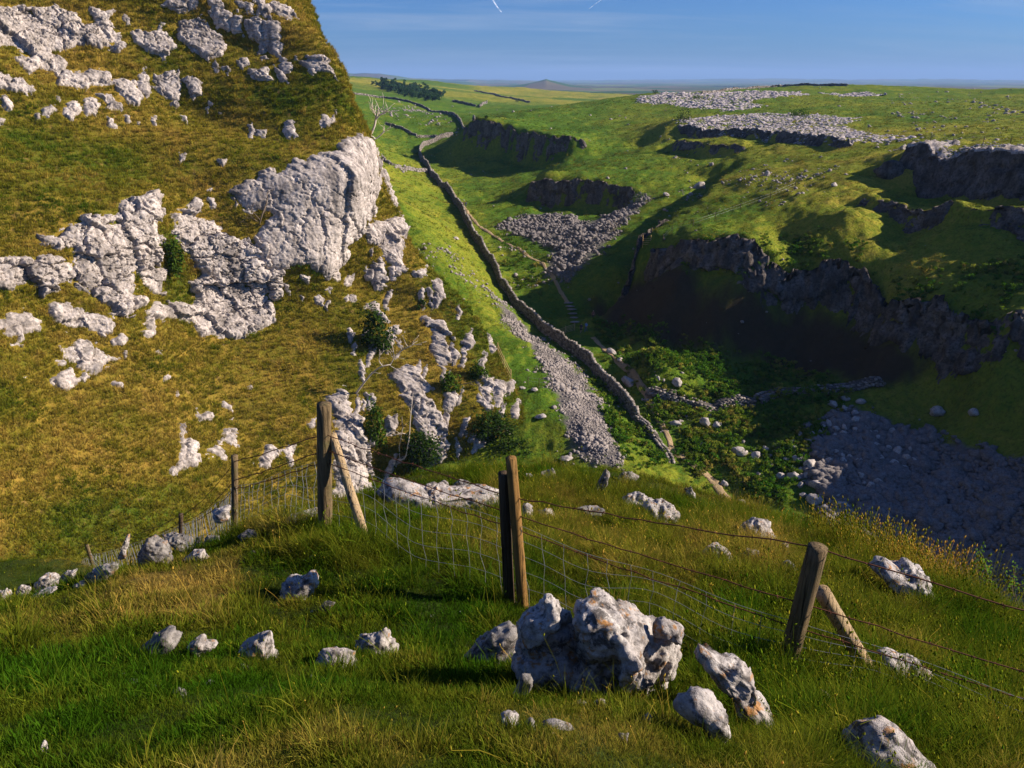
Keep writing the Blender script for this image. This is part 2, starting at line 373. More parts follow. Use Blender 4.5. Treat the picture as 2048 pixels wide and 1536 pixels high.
lhid = np.array([(0,60,-51),(-20,60,-52),(-45,60,-52),(20,45,-50),(45,40,-42),(70,45,-31),(-40,100,-46),(-45,140,-38),(-50,180,-24),(-60,230,-14),(-110,330,-5),(-200,450,4),(-70,90,-50),
  (110,140,-12),(160,120,-15),(200,200,-10),(260,300,-8),(100,70,-28),(120,60,-25),(105,95,-22.5),(95,107,-20),(85,95,-25.5),(125,85,-20),(78,86,-28),(88,84,-28),(77,99,-25.5),(80,74,-30),(380,500,-14),(100,700,-22),(300,750,-26),(-300,800,10),(-350,1200,14),(600,900,-30),(-100,1900,-45),(400,1900,-45),(1000,1500,-45),(-700,1700,-20),(0,25,-52),(60,20,-45),(-50,30,-52)], float)  # unseen right-hand ground, heights set to let sun onto the valley floor
lp = np.vstack([lp, wall_pts, lhid])
# thin out control points that coincide on plan
keep = []
for q in lp:
    if all(math.hypot(q[0] - k[0], q[1] - k[1]) > max(1.2, 0.012 * q[1]) for k in keep): keep.append(q)
lp = np.array(keep)
LRBF = RBF(lp[:, :2], lp[:, 2], 1.5, 0.1)
# scar lines, left to right in the photo, the high ground on the far side: (points, height, half width, relax length)
SCARS = {
 'hump': ([(918,258,314),(930,258,312),(960,258,308),(1010,266,300),(1060,284,285),(1090,292,272),(1150,288,268),(1185,292,268),(1240,300,270)], 11.0, 1.6, 10),
 'ridge': ([(1045,366,217),(1070,361,214),(1100,358,212),(1170,362,208),(1250,376,202),(1275,388,198)], 5.0, 1.1, 6),
 'bench': ([(1290,490,140),(1330,495,134),(1360,505,131),(1450,512,124),(1550,522,116),(1650,535,109.5),(1740,555,103),(1800,600,95),(1880,640,90),(1960,660,85),(2060,670,81),(2160,690,78)], 3.5, 0.9, 5),
 'crag': ([(1785,322,161),(1810,312,157),(1850,318,151),(1930,330,142),(2000,345,134),(2080,365,127),(2200,390,116)], 5.0, 0.8, 6),
 'clint': ([(1350,250,282),(1420,264,268),(1500,274,248),(1580,287,228),(1650,299,214),(1720,306,202)], 3.0, 1.0, 6),
 'ledge': ([(1690,385,141),(1730,385,138),(1790,395,132),(1850,410,125),(1950,430,116),(2060,445,108),(2160,470,100)], 2.6, 0.8, 4),
 'gully': ([(1335,290,262),(1370,302,245),(1420,312,232),(1500,302,226)], 4.0, 2.0, 9),
 'spur': ([(1490,312,214),(1455,335,195),(1400,375,172),(1330,425,157),(1290,480,147),(1268,520,143),(1240,560,139),(1215,600,133),(1195,640,127)], 8.0, 1.3, 8),
}
SCAR_XY = {k: np.array([push(*q)[:2] for q in v[0]]) for k, v in SCARS.items()}
def line_sd(x, y, L):
    """signed distance to a plan polyline (positive on its left), arc position 0..1"""
    d = np.full(x.shape, 1e9); sg = np.ones(x.shape); tt = np.zeros(x.shape)
    seg = np.hypot(*np.diff(L, axis=0).T); cum = np.concatenate([[0], np.cumsum(seg)])
    for k in range(len(L) - 1):
        ex, ey = L[k + 1] - L[k]; px, py = x - L[k, 0], y - L[k, 1]
        t = np.clip((px * ex + py * ey) / (ex * ex + ey * ey), 0, 1); q = np.hypot(px - t * ex, py - t * ey); c = ex * py - ey * px
        b = q < d - 1e-9; d = np.where(b, q, d); sg = np.where(b, np.sign(c), sg); tt = np.where(b, (cum[k] + t * seg[k]) / cum[-1], tt)
    return d * sg, tt
def scar_step(x, y):
    z = np.zeros_like(x)
    for k, (pts, h, w, L) in SCARS.items():
        xy = SCAR_XY[k]; m = 45
        b = (x > xy[:, 0].min() - m) & (x < xy[:, 0].max() + m) & (y > xy[:, 1].min() - m) & (y < xy[:, 1].max() + m)
        if not b.any(): continue
        xb, yb = x[b], y[b]
        d, t = line_sd(xb + 1.6 * n2(xb, yb, 0.16, 3), yb + 1.6 * n2(xb, yb, 0.16, 3, off=9), xy)
        e = np.minimum(sstep(0.0, 0.08, t), sstep(1.0, 0.6 if k == 'hump' else 0.9, t))
        up = {'spur': 0.1, 'hump': 0.3, 'crag': 0.15, 'bench': 0.3}.get(k, 0.45)
        z[b] += h * (0.5 * np.tanh(d / w) + up - 0.5) * np.exp(-np.abs(d) / L) * e * 1.15
    return z
def ridge(th, k):          # skyline (as tangent of elevation) of far ranges against azimuth in pixels
    return np.interp(th, [a for a, b in k], [b for a, b in k])
RANGES = [(5200, [(-600,166),(660,166),(900,172),(1010,172),(1050,168),(1078,162),(1092,158),(1102,161),(1125,166),(1140,169),(1200,176),(2600,178)], 700),
 (8000, [(-600,146),(640,150),(700,147),(760,147),(800,153),(860,160),(960,166),(1100,171),(1400,176),(2600,178)], 1200),
 (12000, [(-600,150),(740,154),(850,157),(950,160),(1050,161),(1150,165),(1300,170),(1500,170),(1700,168),(2600,170)], 2500),
 (19000, [(-600,158),(700,157),(900,158),(1100,160.5),(1280,159.5),(1400,158),(1550,157),(1700,159),(1850,158),(2000,160),(2100,160),(2600,158)], 4500)]
def far_z(x, y):
    rho = np.hypot(x, y); u = 1024 + F * (x / np.maximum(y, 1)) * 1.077
    z = -44 - 12 * n2(x, y, 1 / 700., 4)
    for R, k, w in RANGES:
        v = ridge(u, k) + 1.2 * n2(u, u * 0 + R, 1 / 40., 3); yv = (768 - v) / F; tz = (-SP + yv * CP) / (CP + yv * SP)
        zr = tz * R
        R_ = R * (1 + 0.05 * n2(u, u * 0 + R * 2, 1 / 150., 2))
        e = np.exp(-np.where(rho < R_, ((rho - R_) / w) ** 2, ((rho - R_) / (2.5 * w)) ** 2))
        z = np.maximum(z, -42 + (zr + 42) * e + 4 * n2(x, y, 1 / 350., 3) * (1 - e))
    return z
def Zt(x, y, detail=True):
    x = np.asarray(x, float); y = np.asarray(y, float); rho = np.hypot(x, y)
    z = np.zeros_like(rho); near = rho < 2200
    if near.any():
        xn, yn, rn = x[near], y[near], rho[near]; zz = LRBF(xn, yn) + scar_step(xn, yn)
        if detail:
            a = np.clip((rn - 40) / 60, 0, 1)
            zz = zz + a * (0.50 * n2(xn, yn, 1 / 7., 4, 0.6) + 0.14 * n2(xn, yn, 0.55, 2, off=3) * np.clip((300 - rn) / 150, 0, 1) + 0.5 * n2(xn, yn, 1 / 28., 2)) + np.clip(rn / 700, 0, 3) * n2(xn, yn, 1 / 90., 3)
            # sheep terracettes: small steps following the contour
            zz = zz + 0.05 * np.sin(zz * 5.2 + 3 * n2(xn, yn, 1 / 14., 2)) * np.clip((600 - rn) / 400, 0, 1)
        z[near] = zz
    w = sstep(1500, 2000, rho); fr = w > 0
    if fr.any(): z[fr] = z[fr] * (1 - w[fr]) + far_z(x[fr], y[fr]) * w[fr]
    return z
KN = [(0,1536,1.7),(512,1536,1.5),(1024,1536,1.45),(0,1350,3.0),(0,1450,2.2),(0,1215,6),(240,1150,6.5),(440,1092,6.8),(560,1047,7.2),(650,1046,6.6),(700,1003,8),(870,995,8.7),(800,962,10),(1000,962,11.5),(1100,947,12.5),(1250,952,12),(1330,967,11.2),(1320,1020,9.4),(1450,1032,9.5),(1530,1060,8.8),(1600,1082,8.4),(1750,1135,7.4),(1900,1195,6.8),(2048,1265,6.2),(1575,1372,3.9),(2048,1400,4.4),(2048,1536,2.7),(1030,1208,5),(1200,1375,3.05),(850,1105,5.9),(850,1200,4.9),(600,1205,5.0),(300,1300,3.6),(600,1325,3.35),(1040,1400,2.65),(1300,1500,1.85),(1400,1220,5.2),(1700,1320,4.2),(1250,1130,6.4),(1000,1060,7.4),(470,1066,8.3),
 (362,1078,13),(189,1135,18),(121,1175,22),(26,1203,26)]
kp = np.array([at(*q) for q in KN])
khid = np.array([(0,0,-1.6),(-2,0,-1.7),(2,0,-2.0),(-5,1,-2.6),(5,1,-3.6),(0,-4,-1.2),(-9,1,-4.2),(8,2,-5.2),(-6.5,9,-8.5),(-9,12,-12),(-3.2,11,-9.5),(-4,16,-19),(0,15.5,-11),(0,19,-20),(4,16,-14),(5,13.5,-9),(8,11.5,-10.5),(11,10,-13),(10,6,-8.5),(13,5,-12),(18,8,-20),(14,16,-24),(6,22,-30),(0,27,-38),(-6,26,-40),(-12,28,-40),(-22,30,-34),(-28,26,-20),(-20,18,-15),(-14,11,-10),(-12,5,-6.2),(-20,6,-9),(-26,38,-48),(0,42,-54),(20,36,-52),(30,20,-40),(-40,24,-24)], float)
kp = np.vstack([kp, khid]); KRBF = RBF(kp[:, :2], kp[:, 2], 0.9, 0.1)
def Zk(x, y):
    x = np.asarray(x, float); y = np.asarray(y, float)
    return KRBF(x, y) + 0.04 * n2(x, y, 1.7, 3) + 0.08 * n2(x, y, 0.5, 2)
def first_hit(fn, u, v, y0, y1, n=3000):
    d = ray(u, v); yy = np.geomspace(y0, y1, n); x = d[0] / d[1] * yy; z = d[2] / d[1] * yy
    g = fn(x, yy); b = np.nonzero(g >= z)[0]
    if len(b) == 0: return None
    i = b[0]; return np.array([x[i], yy[i], g[i]])
def on_land(u, v): return first_hit(Zt, u, v, 45, 1900)
def on_knoll(u, v): return first_hit(Zk, u, v, 1.0, 32)
# ------------------------------------------------------------------ polar ground sheet to the horizon
def build_land(nth, nr1, nr2):
    th = np.radians(np.linspace(-46, 48, nth)); rr = np.concatenate([np.geomspace(40, 600, nr1), np.geomspace(600, 26000, nr2 + 1)[1:]])
    T, R = np.meshgrid(th, rr); X, Y = R * np.sin(T), R * np.cos(T); return X, Y, Zt(X, Y)
# ================================================================== LEFT HILL: grass sheet + limestone outcrops
R1, R2, R3 = 2.194, 2.56, 2.695
OUT = []      # (label, category, group, polygon px, style)
def oc(label, pts, sc=R1, ox=0, oy=0, style='block', group=None, cat='outcrop'):
    OUT.append((label, cat, group, [(ox + x / sc, oy + y / sc) for x, y in pts], style))
GU = 'small outcrops on the upper hillside'; GM = 'small rocks in the middle grass band'; GB = 'rock ribs on the lower buttress'; GN_ = 'rocks below the nose cliff'
oc('long grey limestone scar in the top left corner of the hill', [(-60,25),(40,25),(200,30),(240,12),(285,40),(330,60),(360,130),(430,108),(472,130),(522,160),(542,222),(480,200),(420,202),(330,185),(290,225),(200,230),(100,252),(60,212),(-60,215)], cat='cliff')
oc('stepped limestone ledge hanging below the long top left scar', [(60,205),(130,250),(150,232),(230,238),(292,280),(252,332),(205,310),(160,285),(130,322),(88,300)])
oc('low broken limestone band at the left edge under the top scar', [(-60,328),(100,335),(112,370),(158,385),(140,410),(60,385),(-60,382)])
oc('flat-topped grey rock band left of the tall pointed spike', [(260,325),(330,328),(390,318),(472,330),(492,370),(430,387),(400,375),(380,392),(300,372),(260,370)])
oc('rounded pale rock, first in the row under the spike', [(178,476),(220,455),(242,480),(222,518),(190,502)])
oc('forked pale rock second in the row under the spike', [(270,480),(330,438),(342,480),(322,522),(280,512)])
oc('knobbly pale rock third in the row under the spike', [(358,440),(400,428),(432,470),(422,502),(378,500)])
oc('slanting rock slab just left below the tall spike', [(418,410),(500,420),(547,470),(530,492),(470,470)])
oc('broad grey rock face left beside the pointed spike', [(500,350),(592,343),(622,400),(637,462),(580,472),(540,420),(503,400)])
oc('tall pointed limestone spike standing on the upper hillside', [(595,330),(630,276),(657,330),(667,432),(648,442),(620,400)])
oc('wide fluted rock wall right beside the pointed spike', [(660,300),(700,320),(792,288),(802,360),(782,457),(740,442),(700,410),(668,380)])
oc('thin broken rock rib right of the wide fluted wall', [(808,350),(850,308),(882,400),(852,442),(828,420)])
oc('limestone pillar with a dark hollow above the pointed spike', [(640,130),(700,118),(762,170),(782,210),(742,232),(732,292),(700,252),(650,222),(628,190)])
oc('large triangular limestone face near the top centre of the hill', [(770,90),(850,68),(900,88),(942,130),(982,170),(972,242),(910,262),(860,232),(798,180)])
oc('pale limestone wall cut by the top edge of the picture', [(698,25),(760,-20),(870,-20),(882,60),(800,62),(740,42)])
oc('slim rock rib descending from the top centre of the hill', [(900,-20),(972,-20),(1002,60),(1012,142),(958,132),(928,70)])
oc('narrow upright block left of the square tower rock', [(1008,80),(1052,78),(1062,152),(1020,152)])
oc('square tower rock near the skyline', [(1072,85),(1142,88),(1152,187),(1110,172),(1078,130)])
oc('leaning slab right of the square tower rock', [(1158,95),(1217,98),(1227,242),(1190,232),(1163,170)])
oc('pale crest rocks cut by the top edge left of the skyline', [(1018,-10),(1110,5),(1112,62),(1040,50)])
oc('small crest block between two larger crest rocks', [(1133,15),(1180,18),(1187,72),(1140,62)])
oc('sloping crest ledge along the top of the skyline', [(1190,8),(1262,40),(1302,92),(1260,92),(1200,52)])
oc('fluted ledge on the skyline above the green saddle', [(1298,250),(1400,248),(1442,268),(1482,352),(1440,322),(1350,302),(1310,290)])
for p in ([(1200,288),(1242,310),(1272,372),(1228,362)], [(1088,310),(1170,298),(1182,352),(1110,352)], [(1230,263),(1282,268),(1282,312),(1240,312)], [(978,310),(1007,320),(1002,347)], [(698,75),(732,100),(722,117),(698,110)], [(528,65),(572,73),(577,112),(545,112)], [(578,130),(622,118),(642,202),(600,182)], [(398,30),(440,38),(502,110),(522,182),(470,192),(428,120)], [(1040,265),(1090,262),(1100,290),(1060,300)]):
    oc('small pale limestone lump among grass high on the left hill', p, group=GU)
for p in ([(468,515),(502,513),(507,552),(480,552)], [(543,505),(572,503),(577,542),(555,542)], [(653,506),(692,508),(692,557),(665,552)], [(948,485),(977,483),(972,512)], [(892,477),(917,478),(912,502)], [(1243,570),(1280,528),(1302,592),(1270,602)], [(1088,550),(1112,543),(1112,602),(1095,592)], [(1118,570),(1162,578),(1157,607)], [(778,670),(812,663),(817,702),(795,707)], [(958,700),(982,698),(977,732)], [(-20,510),(27,518),(17,552),(-20,552)], [(150,500),(176,495),(178,530),(152,528)], [(598,525),(615,528),(612,548),(598,545)], [(798,520),(812,518),(810,548),(800,545)]):
    oc('little white rock scattered in the grass band of the left hill', p, group=GM)
oc('pair of white teeth-like rocks in grass above the smooth cliff', [(1403,495),(1430,488),(1445,520),(1472,488),(1474,532),(1450,547),(1410,562)])
oc('tall smooth pale limestone cliff face on the nose of the hill', [(1000,850),(1080,788),(1150,758),(1230,748),(1300,698),(1340,718),(1370,678),(1450,688),(1480,658),(1500,618),(1560,598),(1645,598),(1672,640),(1662,720),(1662,800),(1640,890),(1602,960),(1580,1030),(1502,1092),(1520,1132),(1440,1232),(1400,1202),(1340,1162),(1230,1182),(1160,1160),(1130,1050),(1142,1010),(1182,930),(1090,940),(1040,900)], style='smooth', cat='cliff')
oc('bulging blocky cliff buttress left below the smooth face', [(780,930),(870,938),(930,958),(990,998),(1040,1060),(1100,1030),(1140,1100),(1160,1180),(1232,1202),(1232,1302),(1192,1312),(1202,1402),(1150,1452),(1080,1482),(980,1492),(870,1472),(850,1402),(648,1400),(690,1328),(850,1352),(882,1290),(828,1240),(942,1212),(868,1160),(798,1100),(768,1030),(758,960)], cat='cliff')
oc('round capstone on top of the blocky cliff buttress', [(828,900),(860,873),(897,890),(892,932),(840,932)])
oc('little flat rock above the blocky cliff buttress', [(898,830),(930,808),(942,842)])
oc('upright stub of rock beside the round capstone', [(918,858),(947,870),(952,912),(920,922)])
oc('broad cracked limestone cliff on the left of the hill', [(548,870),(620,878),(690,843),(702,1000),(722,1082),(690,1092),(692,1172),(620,1172),(600,1130),(612,1262),(560,1292),(642,1332),(580,1362),(540,1402),(490,1352),(430,1322),(380,1292),(300,1242),(180,1292),(130,1262),(-60,1272),(-60,1138),(80,1128),(160,1138),(230,1118),(310,1140),(320,1090),(230,1092),(158,1050),(168,1020),(230,1028),(300,968),(440,958),(500,938)], cat='cliff')
oc('detached rounded block at the foot of the broad cracked cliff', [(618,1188),(722,1188),(712,1282),(690,1292),(628,1240)])
oc('long low rock slab in grass below the broad cracked cliff', [(233,1360),(290,1348),(400,1368),(502,1400),(492,1442),(350,1442),(300,1452),(258,1400)])
oc('flat grey outcrop at the left edge below the cracked cliff', [(-60,1390),(100,1378),(192,1410),(150,1452),(90,1452),(100,1500),(70,1500),(-60,1440)])
oc('jagged limestone ledge by the left edge of the lower slope', [(105,695),(165,680),(200,698),(238,720),(190,742),(140,732)], 1)
oc('small tilted block below the jagged ledge', [(105,760),(140,738),(154,765),(125,782)], 1)
oc('short rock step right of the long low slab', [(480,1500),(555,1460),(560,1490),(520,1520)])
oc('pale flat rock beside the long low slab', [(620,1460),(680,1435),(680,1470),(640,1475)])
oc('narrow dark-cleft pillar at the lower right of the smooth cliff', [(1598,1000),(1640,978),(1660,990),(1752,958),(1772,1000),(1777,1192),(1740,1192),(1690,1142),(1658,1080),(1618,1062)], style='rib', cat='cliff')
oc('thin rocky edge running down the right of the smooth cliff', [(1668,640),(1722,720),(1772,850),(1777,960),(1738,900),(1688,800),(1668,760)], style='rib')
oc('dark block wedged between smooth cliff and grassy notch', [(1598,940),(1640,888),(1652,920),(1622,972)])
for p in ([(1638,1160),(1672,1148),(1692,1200),(1702,1262),(1650,1272),(1638,1210)], [(1518,1215),(1547,1208),(1542,1252),(1518,1252)], [(1710,1180),(1730,1170),(1740,1220),(1715,1225)], [(1330,1210),(1350,1215),(1345,1240)], [(1430,1270),(1450,1265),(1448,1310)], [(1310,1290),(1330,1295),(1325,1320)], [(1250,1250),(1265,1255),(1262,1290)]):
    oc('small rock stub in grass under the smooth cliff', p, group=GN_)
Z2 = (2.953, 560, 100)
for p in ([(908,1170),(947,1163),(947,1302),(918,1302)], [(783,1300),(872,1268),(877,1342),(810,1342)], [(888,1360),(932,1338),(972,1400),(967,1472),(928,1472)], [(558,1270),(612,1258),(612,1342),(570,1422),(553,1360)], [(508,1290),(552,1300),(547,1372),(520,1362)], [(1110,1340),(1150,1330),(1180,1390),(1130,1400)], [(755,960),(780,1030),(770,1060),(750,1030)]):
    oc('upright pale rock on the grassy shoulder above the lower buttress', p, *Z2, group='rocks on the grassy shoulder')
Z6 = (R2, 0, 780)
oc('tall cracked pale rock standing alone in the lower left grass', [(898,180),(945,160),(967,270),(1042,222),(1017,320),(1012,382),(893,407),(918,330)], *Z6)
oc('hunched grey rock right of the tall cracked rock', [(1058,300),(1130,278),(1172,300),(1172,372),(1120,352),(1068,330)], *Z6)
oc('smooth leaning stone above the hunched grey rock', [(1148,220),(1200,203),(1227,302),(1190,292),(1148,260)], *Z6)
oc('curved white stone like a letter U in the lower grass', [(1003,90),(1030,128),(1060,118),(1075,73),(1072,152),(1018,157)], *Z6)
oc('small hooked white stone above the tall cracked rock', [(1123,70),(1150,43),(1197,80),(1190,122),(1138,95)], *Z6)
oc('stepped pale outcrop behind the wire fence on the lower slope', [(1300,372),(1370,298),(1440,320),(1502,258),(1522,300),(1492,382),(1450,322),(1360,402)], *Z6)
oc('little pale rock left of the tall braced post', [(1568,160),(1612,148),(1602,192)], *Z6)
Z4 = (R3, 640, 560)
oc('grey pinnacle just right of the tall braced fence post', [(38,630),(130,578),(162,610),(152,742),(108,762),(78,702)], *Z4, style='rib')
oc('pale rock wall rising behind the leaning fence strut', [(88,770),(210,728),(217,850),(242,950),(272,1050),(272,1122),(58,1202),(78,1000),(98,880)], *Z4, style='rib', cat='cliff')
oc('central white rock rib with a branch across its top', [(498,578),(560,618),(602,700),(642,720),(662,800),(632,870),(692,880),(682,962),(620,992),(580,1082),(563,950),(538,850),(498,760)], *Z4, style='rib', cat='cliff')
oc('tall fluted limestone rib at the middle of the lower buttress', [(563,200),(610,228),(650,218),(682,300),(702,400),(692,480),(702,560),(680,592),(648,560),(638,480),(598,400),(598,300)], *Z4, style='rib', cat='cliff')
oc('grey knotted rock head left of the fluted limestone rib', [(388,490),(500,458),(542,500),(562,560),(602,590),(560,622),(540,602),(430,582),(398,540)], *Z4, style='rib')
oc('slab with a dark cleft low on the right of the buttress', [(818,900),(907,848),(902,912),(852,1012),(818,1022),(828,960)], *Z4, style='rib')
oc('whitish pillar beside the dark cleft of the buttress', [(855,590),(900,558),(932,540),(932,682),(900,702),(868,662),(853,632)], *Z4, style='rib')
for p in ([(243,610),(292,598),(292,722),(248,702)], [(698,310),(722,318),(752,400),(722,452),(698,400)], [(753,350),(790,328),(800,238),(832,260),(822,330),(792,400),(760,472)], [(938,560),(970,538),(1002,560),(972,692),(935,682)], [(668,620),(742,578),(732,682),(690,712),(668,682)], [(958,710),(1012,648),(1002,742),(970,752)], [(1048,650),(1072,658),(1067,752),(1028,747)], [(763,740),(802,723),(792,822),(768,862)], [(968,840),(1022,788),(1017,882),(970,882)], [(348,260),(387,258),(372,372),(348,302)], [(393,250),(432,248),(432,292),(400,302)], [(238,130),(280,138),(342,170),(372,230),(330,232),(288,180)], [(288,0),(342,-2),(337,62),(300,42)], [(583,40),(607,38),(602,92),(585,82)], [(608,90),(642,93),(642,142),(613,132)], [(348,740),(412,738),(402,842),(348,852)], [(738,860),(762,900),(742,992)], [(918,370),(942,378),(927,402)], [(438,620),(492,598),(492,692),(458,682)], [(1010,360),(1030,350),(1040,420),(1015,410)], [(690,480),(720,470),(715,560),(700,560)]):
    oc('narrow pale rock rib half hidden by grass on the lower buttress', p, *Z4, style='rib', group=GB)

_re = np.random.default_rng(77)
def extra(n, zone, w, h, style, label, group):
    us = [p[0] for p in zone]; vs_ = [p[1] for p in zone]; c = 0
    while c < n:
        u, v = _re.uniform(min(us), max(us)), _re.uniform(min(vs_), max(vs_))
        if not in_poly(np.array([u]), np.array([v]), zone)[0]: continue
        a, b = w * _re.uniform(0.5, 1.4), h * _re.uniform(0.5, 1.5); k = np.arange(7) * 2 * math.pi / 7; r = _re.uniform(0.6, 1.1, 7); sl = _re.normal(0, 0.25)
        oc(label, [(u + a * math.cos(q) * rr_ + sl * b * math.sin(q) * rr_, v + b * math.sin(q) * rr_) for q, rr_ in zip(k, r)], 1, style=style, group=group); c += 1
extra(46, [(700,640),(800,570),(900,590),(960,640),(1030,760),(1030,860),(960,930),(850,940),(740,930),(700,800)], 6.5, 22, 'rib', 'narrow pale rock rib half hidden by grass on the lower buttress', GB)
extra(22, [(0,0),(560,0),(640,130),(600,170),(350,230),(0,210)], 10, 12, 'block', 'small pale limestone lump among grass high on the left hill', GU)
extra(14, [(760,480),(830,530),(900,600),(860,640),(700,600),(560,640),(620,560)], 6, 10, 'rib', 'small rock stub in grass under the smooth cliff', GN_)
extra(16, [(0,600),(300,640),(520,700),(500,800),(250,800),(0,760)], 7, 6, 'block', 'little pale rock dotted on the slope below the cracked cliff', 'little rocks below the cracked cliff')
M_HILL = turf_mat('hill_turf', (0.30, 0.19, 0.035), (0.16, 0.135, 0.016), (0.06, 0.095, 0.008), 1.0, soil=(0.20, 0.125, 0.045))
M_ROCK = rock_mat('limestone', (0.42, 0.365, 0.335), (0.15, 0.13, 0.12), (0.54, 0.48, 0.45), 0.55, bump=0.11)
hs1 = np.arange(-46, 116, 0.22); hz1 = np.arange(-54, 34, 0.22)
HS, HZ = np.meshgrid(hs1, hz1); HD = HRBF(HS, HZ)
P0 = hill_pos(HS, HZ, HD)
HD = HD + 0.45 * fbm(P0, 1 / 9., 3) + 0.13 * fbm(P0, 1 / 1.6, 3)
TERR = 0.10 * np.sin(HZ * 4.6 + 4 * fbm(P0, 1 / 12., 2))
PH = hill_pos(HS, HZ, HD)
HU, HV, HDEP = proj(PH)
gs = np.gradient(PH, axis=1); gz = np.gradient(PH, axis=0); HN = np.cross(gs, gz); HN /= np.linalg.norm(HN, axis=-1)[..., None]
if (HN @ np.array([NX, NY, 0.])).mean() < 0: HN = -HN
facing = -(HN * PH).sum(-1) / np.linalg.norm(PH, axis=-1)
bk = (np.clip(HU / 8, -60, 400).astype(int) + 60) * 1000 + np.clip(HV / 8, -60, 400).astype(int) + 60
mind = np.full(600000, 1e9); np.minimum.at(mind, bk.ravel(), HDEP.ravel())
SEEN = (HDEP < mind[bk] * 1.035 + 0.8) & (facing > 0.02)
# raggedness of outlines
def patch(sl, f):
    """finer copy of part of the hill grid"""
    i0, i1, j0, j1 = sl; ni, nj = (i1 - i0 - 1) * f + 1, (j1 - j0 - 1) * f + 1
    ti = np.linspace(i0, i1 - 1, ni); tj = np.linspace(j0, j1 - 1, nj)
    ia = np.minimum(ti.astype(int), i1 - 2); ja = np.minimum(tj.astype(int), j1 - 2); fi = (ti - ia)[:, None]; fj = (tj - ja)[None]
    def bl(A):
        if A.ndim == 3: return np.stack([bl(A[..., k]) for k in range(A.shape[2])], -1)
        A00, A01, A10, A11 = A[np.ix_(ia, ja)], A[np.ix_(ia, ja + 1)], A[np.ix_(ia + 1, ja)], A[np.ix_(ia + 1, ja + 1)]
        return A00 * (1 - fi) * (1 - fj) + A01 * (1 - fi) * fj + A10 * fi * (1 - fj) + A11 * fi * fj
    P = bl(PH); n = bl(HN); sn = bl(SEEN.astype(float)); S = hs1[0] + 0.22 * tj[None] + 0 * fi; Z = hz1[0] + 0.22 * ti[:, None] + 0 * fj
    return P, n / np.linalg.norm(n, axis=-1)[..., None], sn > 0.6, S, Z
def blocks(WS, WZ, cw, ch, seed, crack, tilt=1.1):
    a, f, e, rx, ry = voro(WS / cw, WZ / ch, seed); t1 = (a * 7.31) % 1 - 0.5; t2 = (a * 13.7) % 1 - 0.62
    return (a - 0.5) + tilt * (t1 * rx + t2 * ry) - crack * (1 - sstep(0.0, 0.08, e)), a
def style_disp(style, S, Z, P):
    w1 = fbm(P, 0.55, 4, 0.6); w2 = fbm(P, 0.55, 4, 0.6, off=40); s_, z_ = S + 0.45 * w1, Z + 0.45 * w2
    if style == 'block':
        a, ia = blocks(s_, z_, 2.3, 3.0, 3, 0.75, 0.9); b, ib = blocks(s_, z_, 1.0, 0.8, 9, 0.7, 0.7); c, ic = blocks(s_, z_, 0.4, 0.5, 21, 0.5, 0.5)
        fz = (z_ / 1.25 + 0.5 * w1 + 0.12 * ia * 7) % 1; fz = np.minimum(fz, 1 - fz); fs = (s_ / 2.1 + 0.5 * w2 + 0.3 * z_ / 2.1) % 1; fs = np.minimum(fs, 1 - fs)
        return 1.0 * a + 0.36 * b + 0.12 * c - 0.42 * (1 - sstep(0.0, 0.07, fz)) * (ib > 0.35) - 0.5 * (1 - sstep(0.0, 0.045, fs)), ia + 0.5 * ib - 0.75, w1, w2
    if style == 'smooth':
        a, ia = blocks(s_, z_, 3.0, 8.5, 5, 0.5, 0.5); b, ib = blocks(s_, z_, 1.1, 3.4, 12, 0.9, 0.6); c, ic = blocks(s_, z_, 0.4, 1.0, 21, 0.4)
        fz = (z_ / 6.0 + 0.35 * w1 + 0.2) % 1; fz = np.minimum(fz, 1 - fz)
        return 0.6 * a + 0.18 * b + 0.05 * c - 0.6 * (1 - sstep(0.0, 0.02, fz)) * (ia > 0.3), ib - 0.5, w1, w2
    a, ia = blocks(s_, z_, 1.0, 4.2, 7, 0.8); b, ib = blocks(s_, z_, 0.45, 1.3, 14, 0.6); c, ic = blocks(s_, z_, 0.25, 0.5, 21, 0.4)
    return 1.05 * a + 0.36 * b + 0.12 * c, ia + 0.5 * ib - 0.75, w1, w2
def biggest(m):
    lab = np.zeros(m.shape, int); best = (0, 0); n = 0
    for a, b in zip(*np.nonzero(m)):
        if lab[a, b]: continue
        n += 1; st = [(a, b)]; lab[a, b] = n; c = 0
        while st:
            i, j = st.pop(); c += 1
            for i2, j2 in ((i + 1, j), (i - 1, j), (i, j + 1), (i, j - 1)):
                if 0 <= i2 < m.shape[0] and 0 <= j2 < m.shape[1] and m[i2, j2] and not lab[i2, j2]: lab[i2, j2] = n; st.append((i2, j2))
        if c > best[0]: best = (c, n)
    return lab == best[1] if best[0] else m
ROCKMASK = np.full(HS.shape, -9.0)
hill_jobs = []
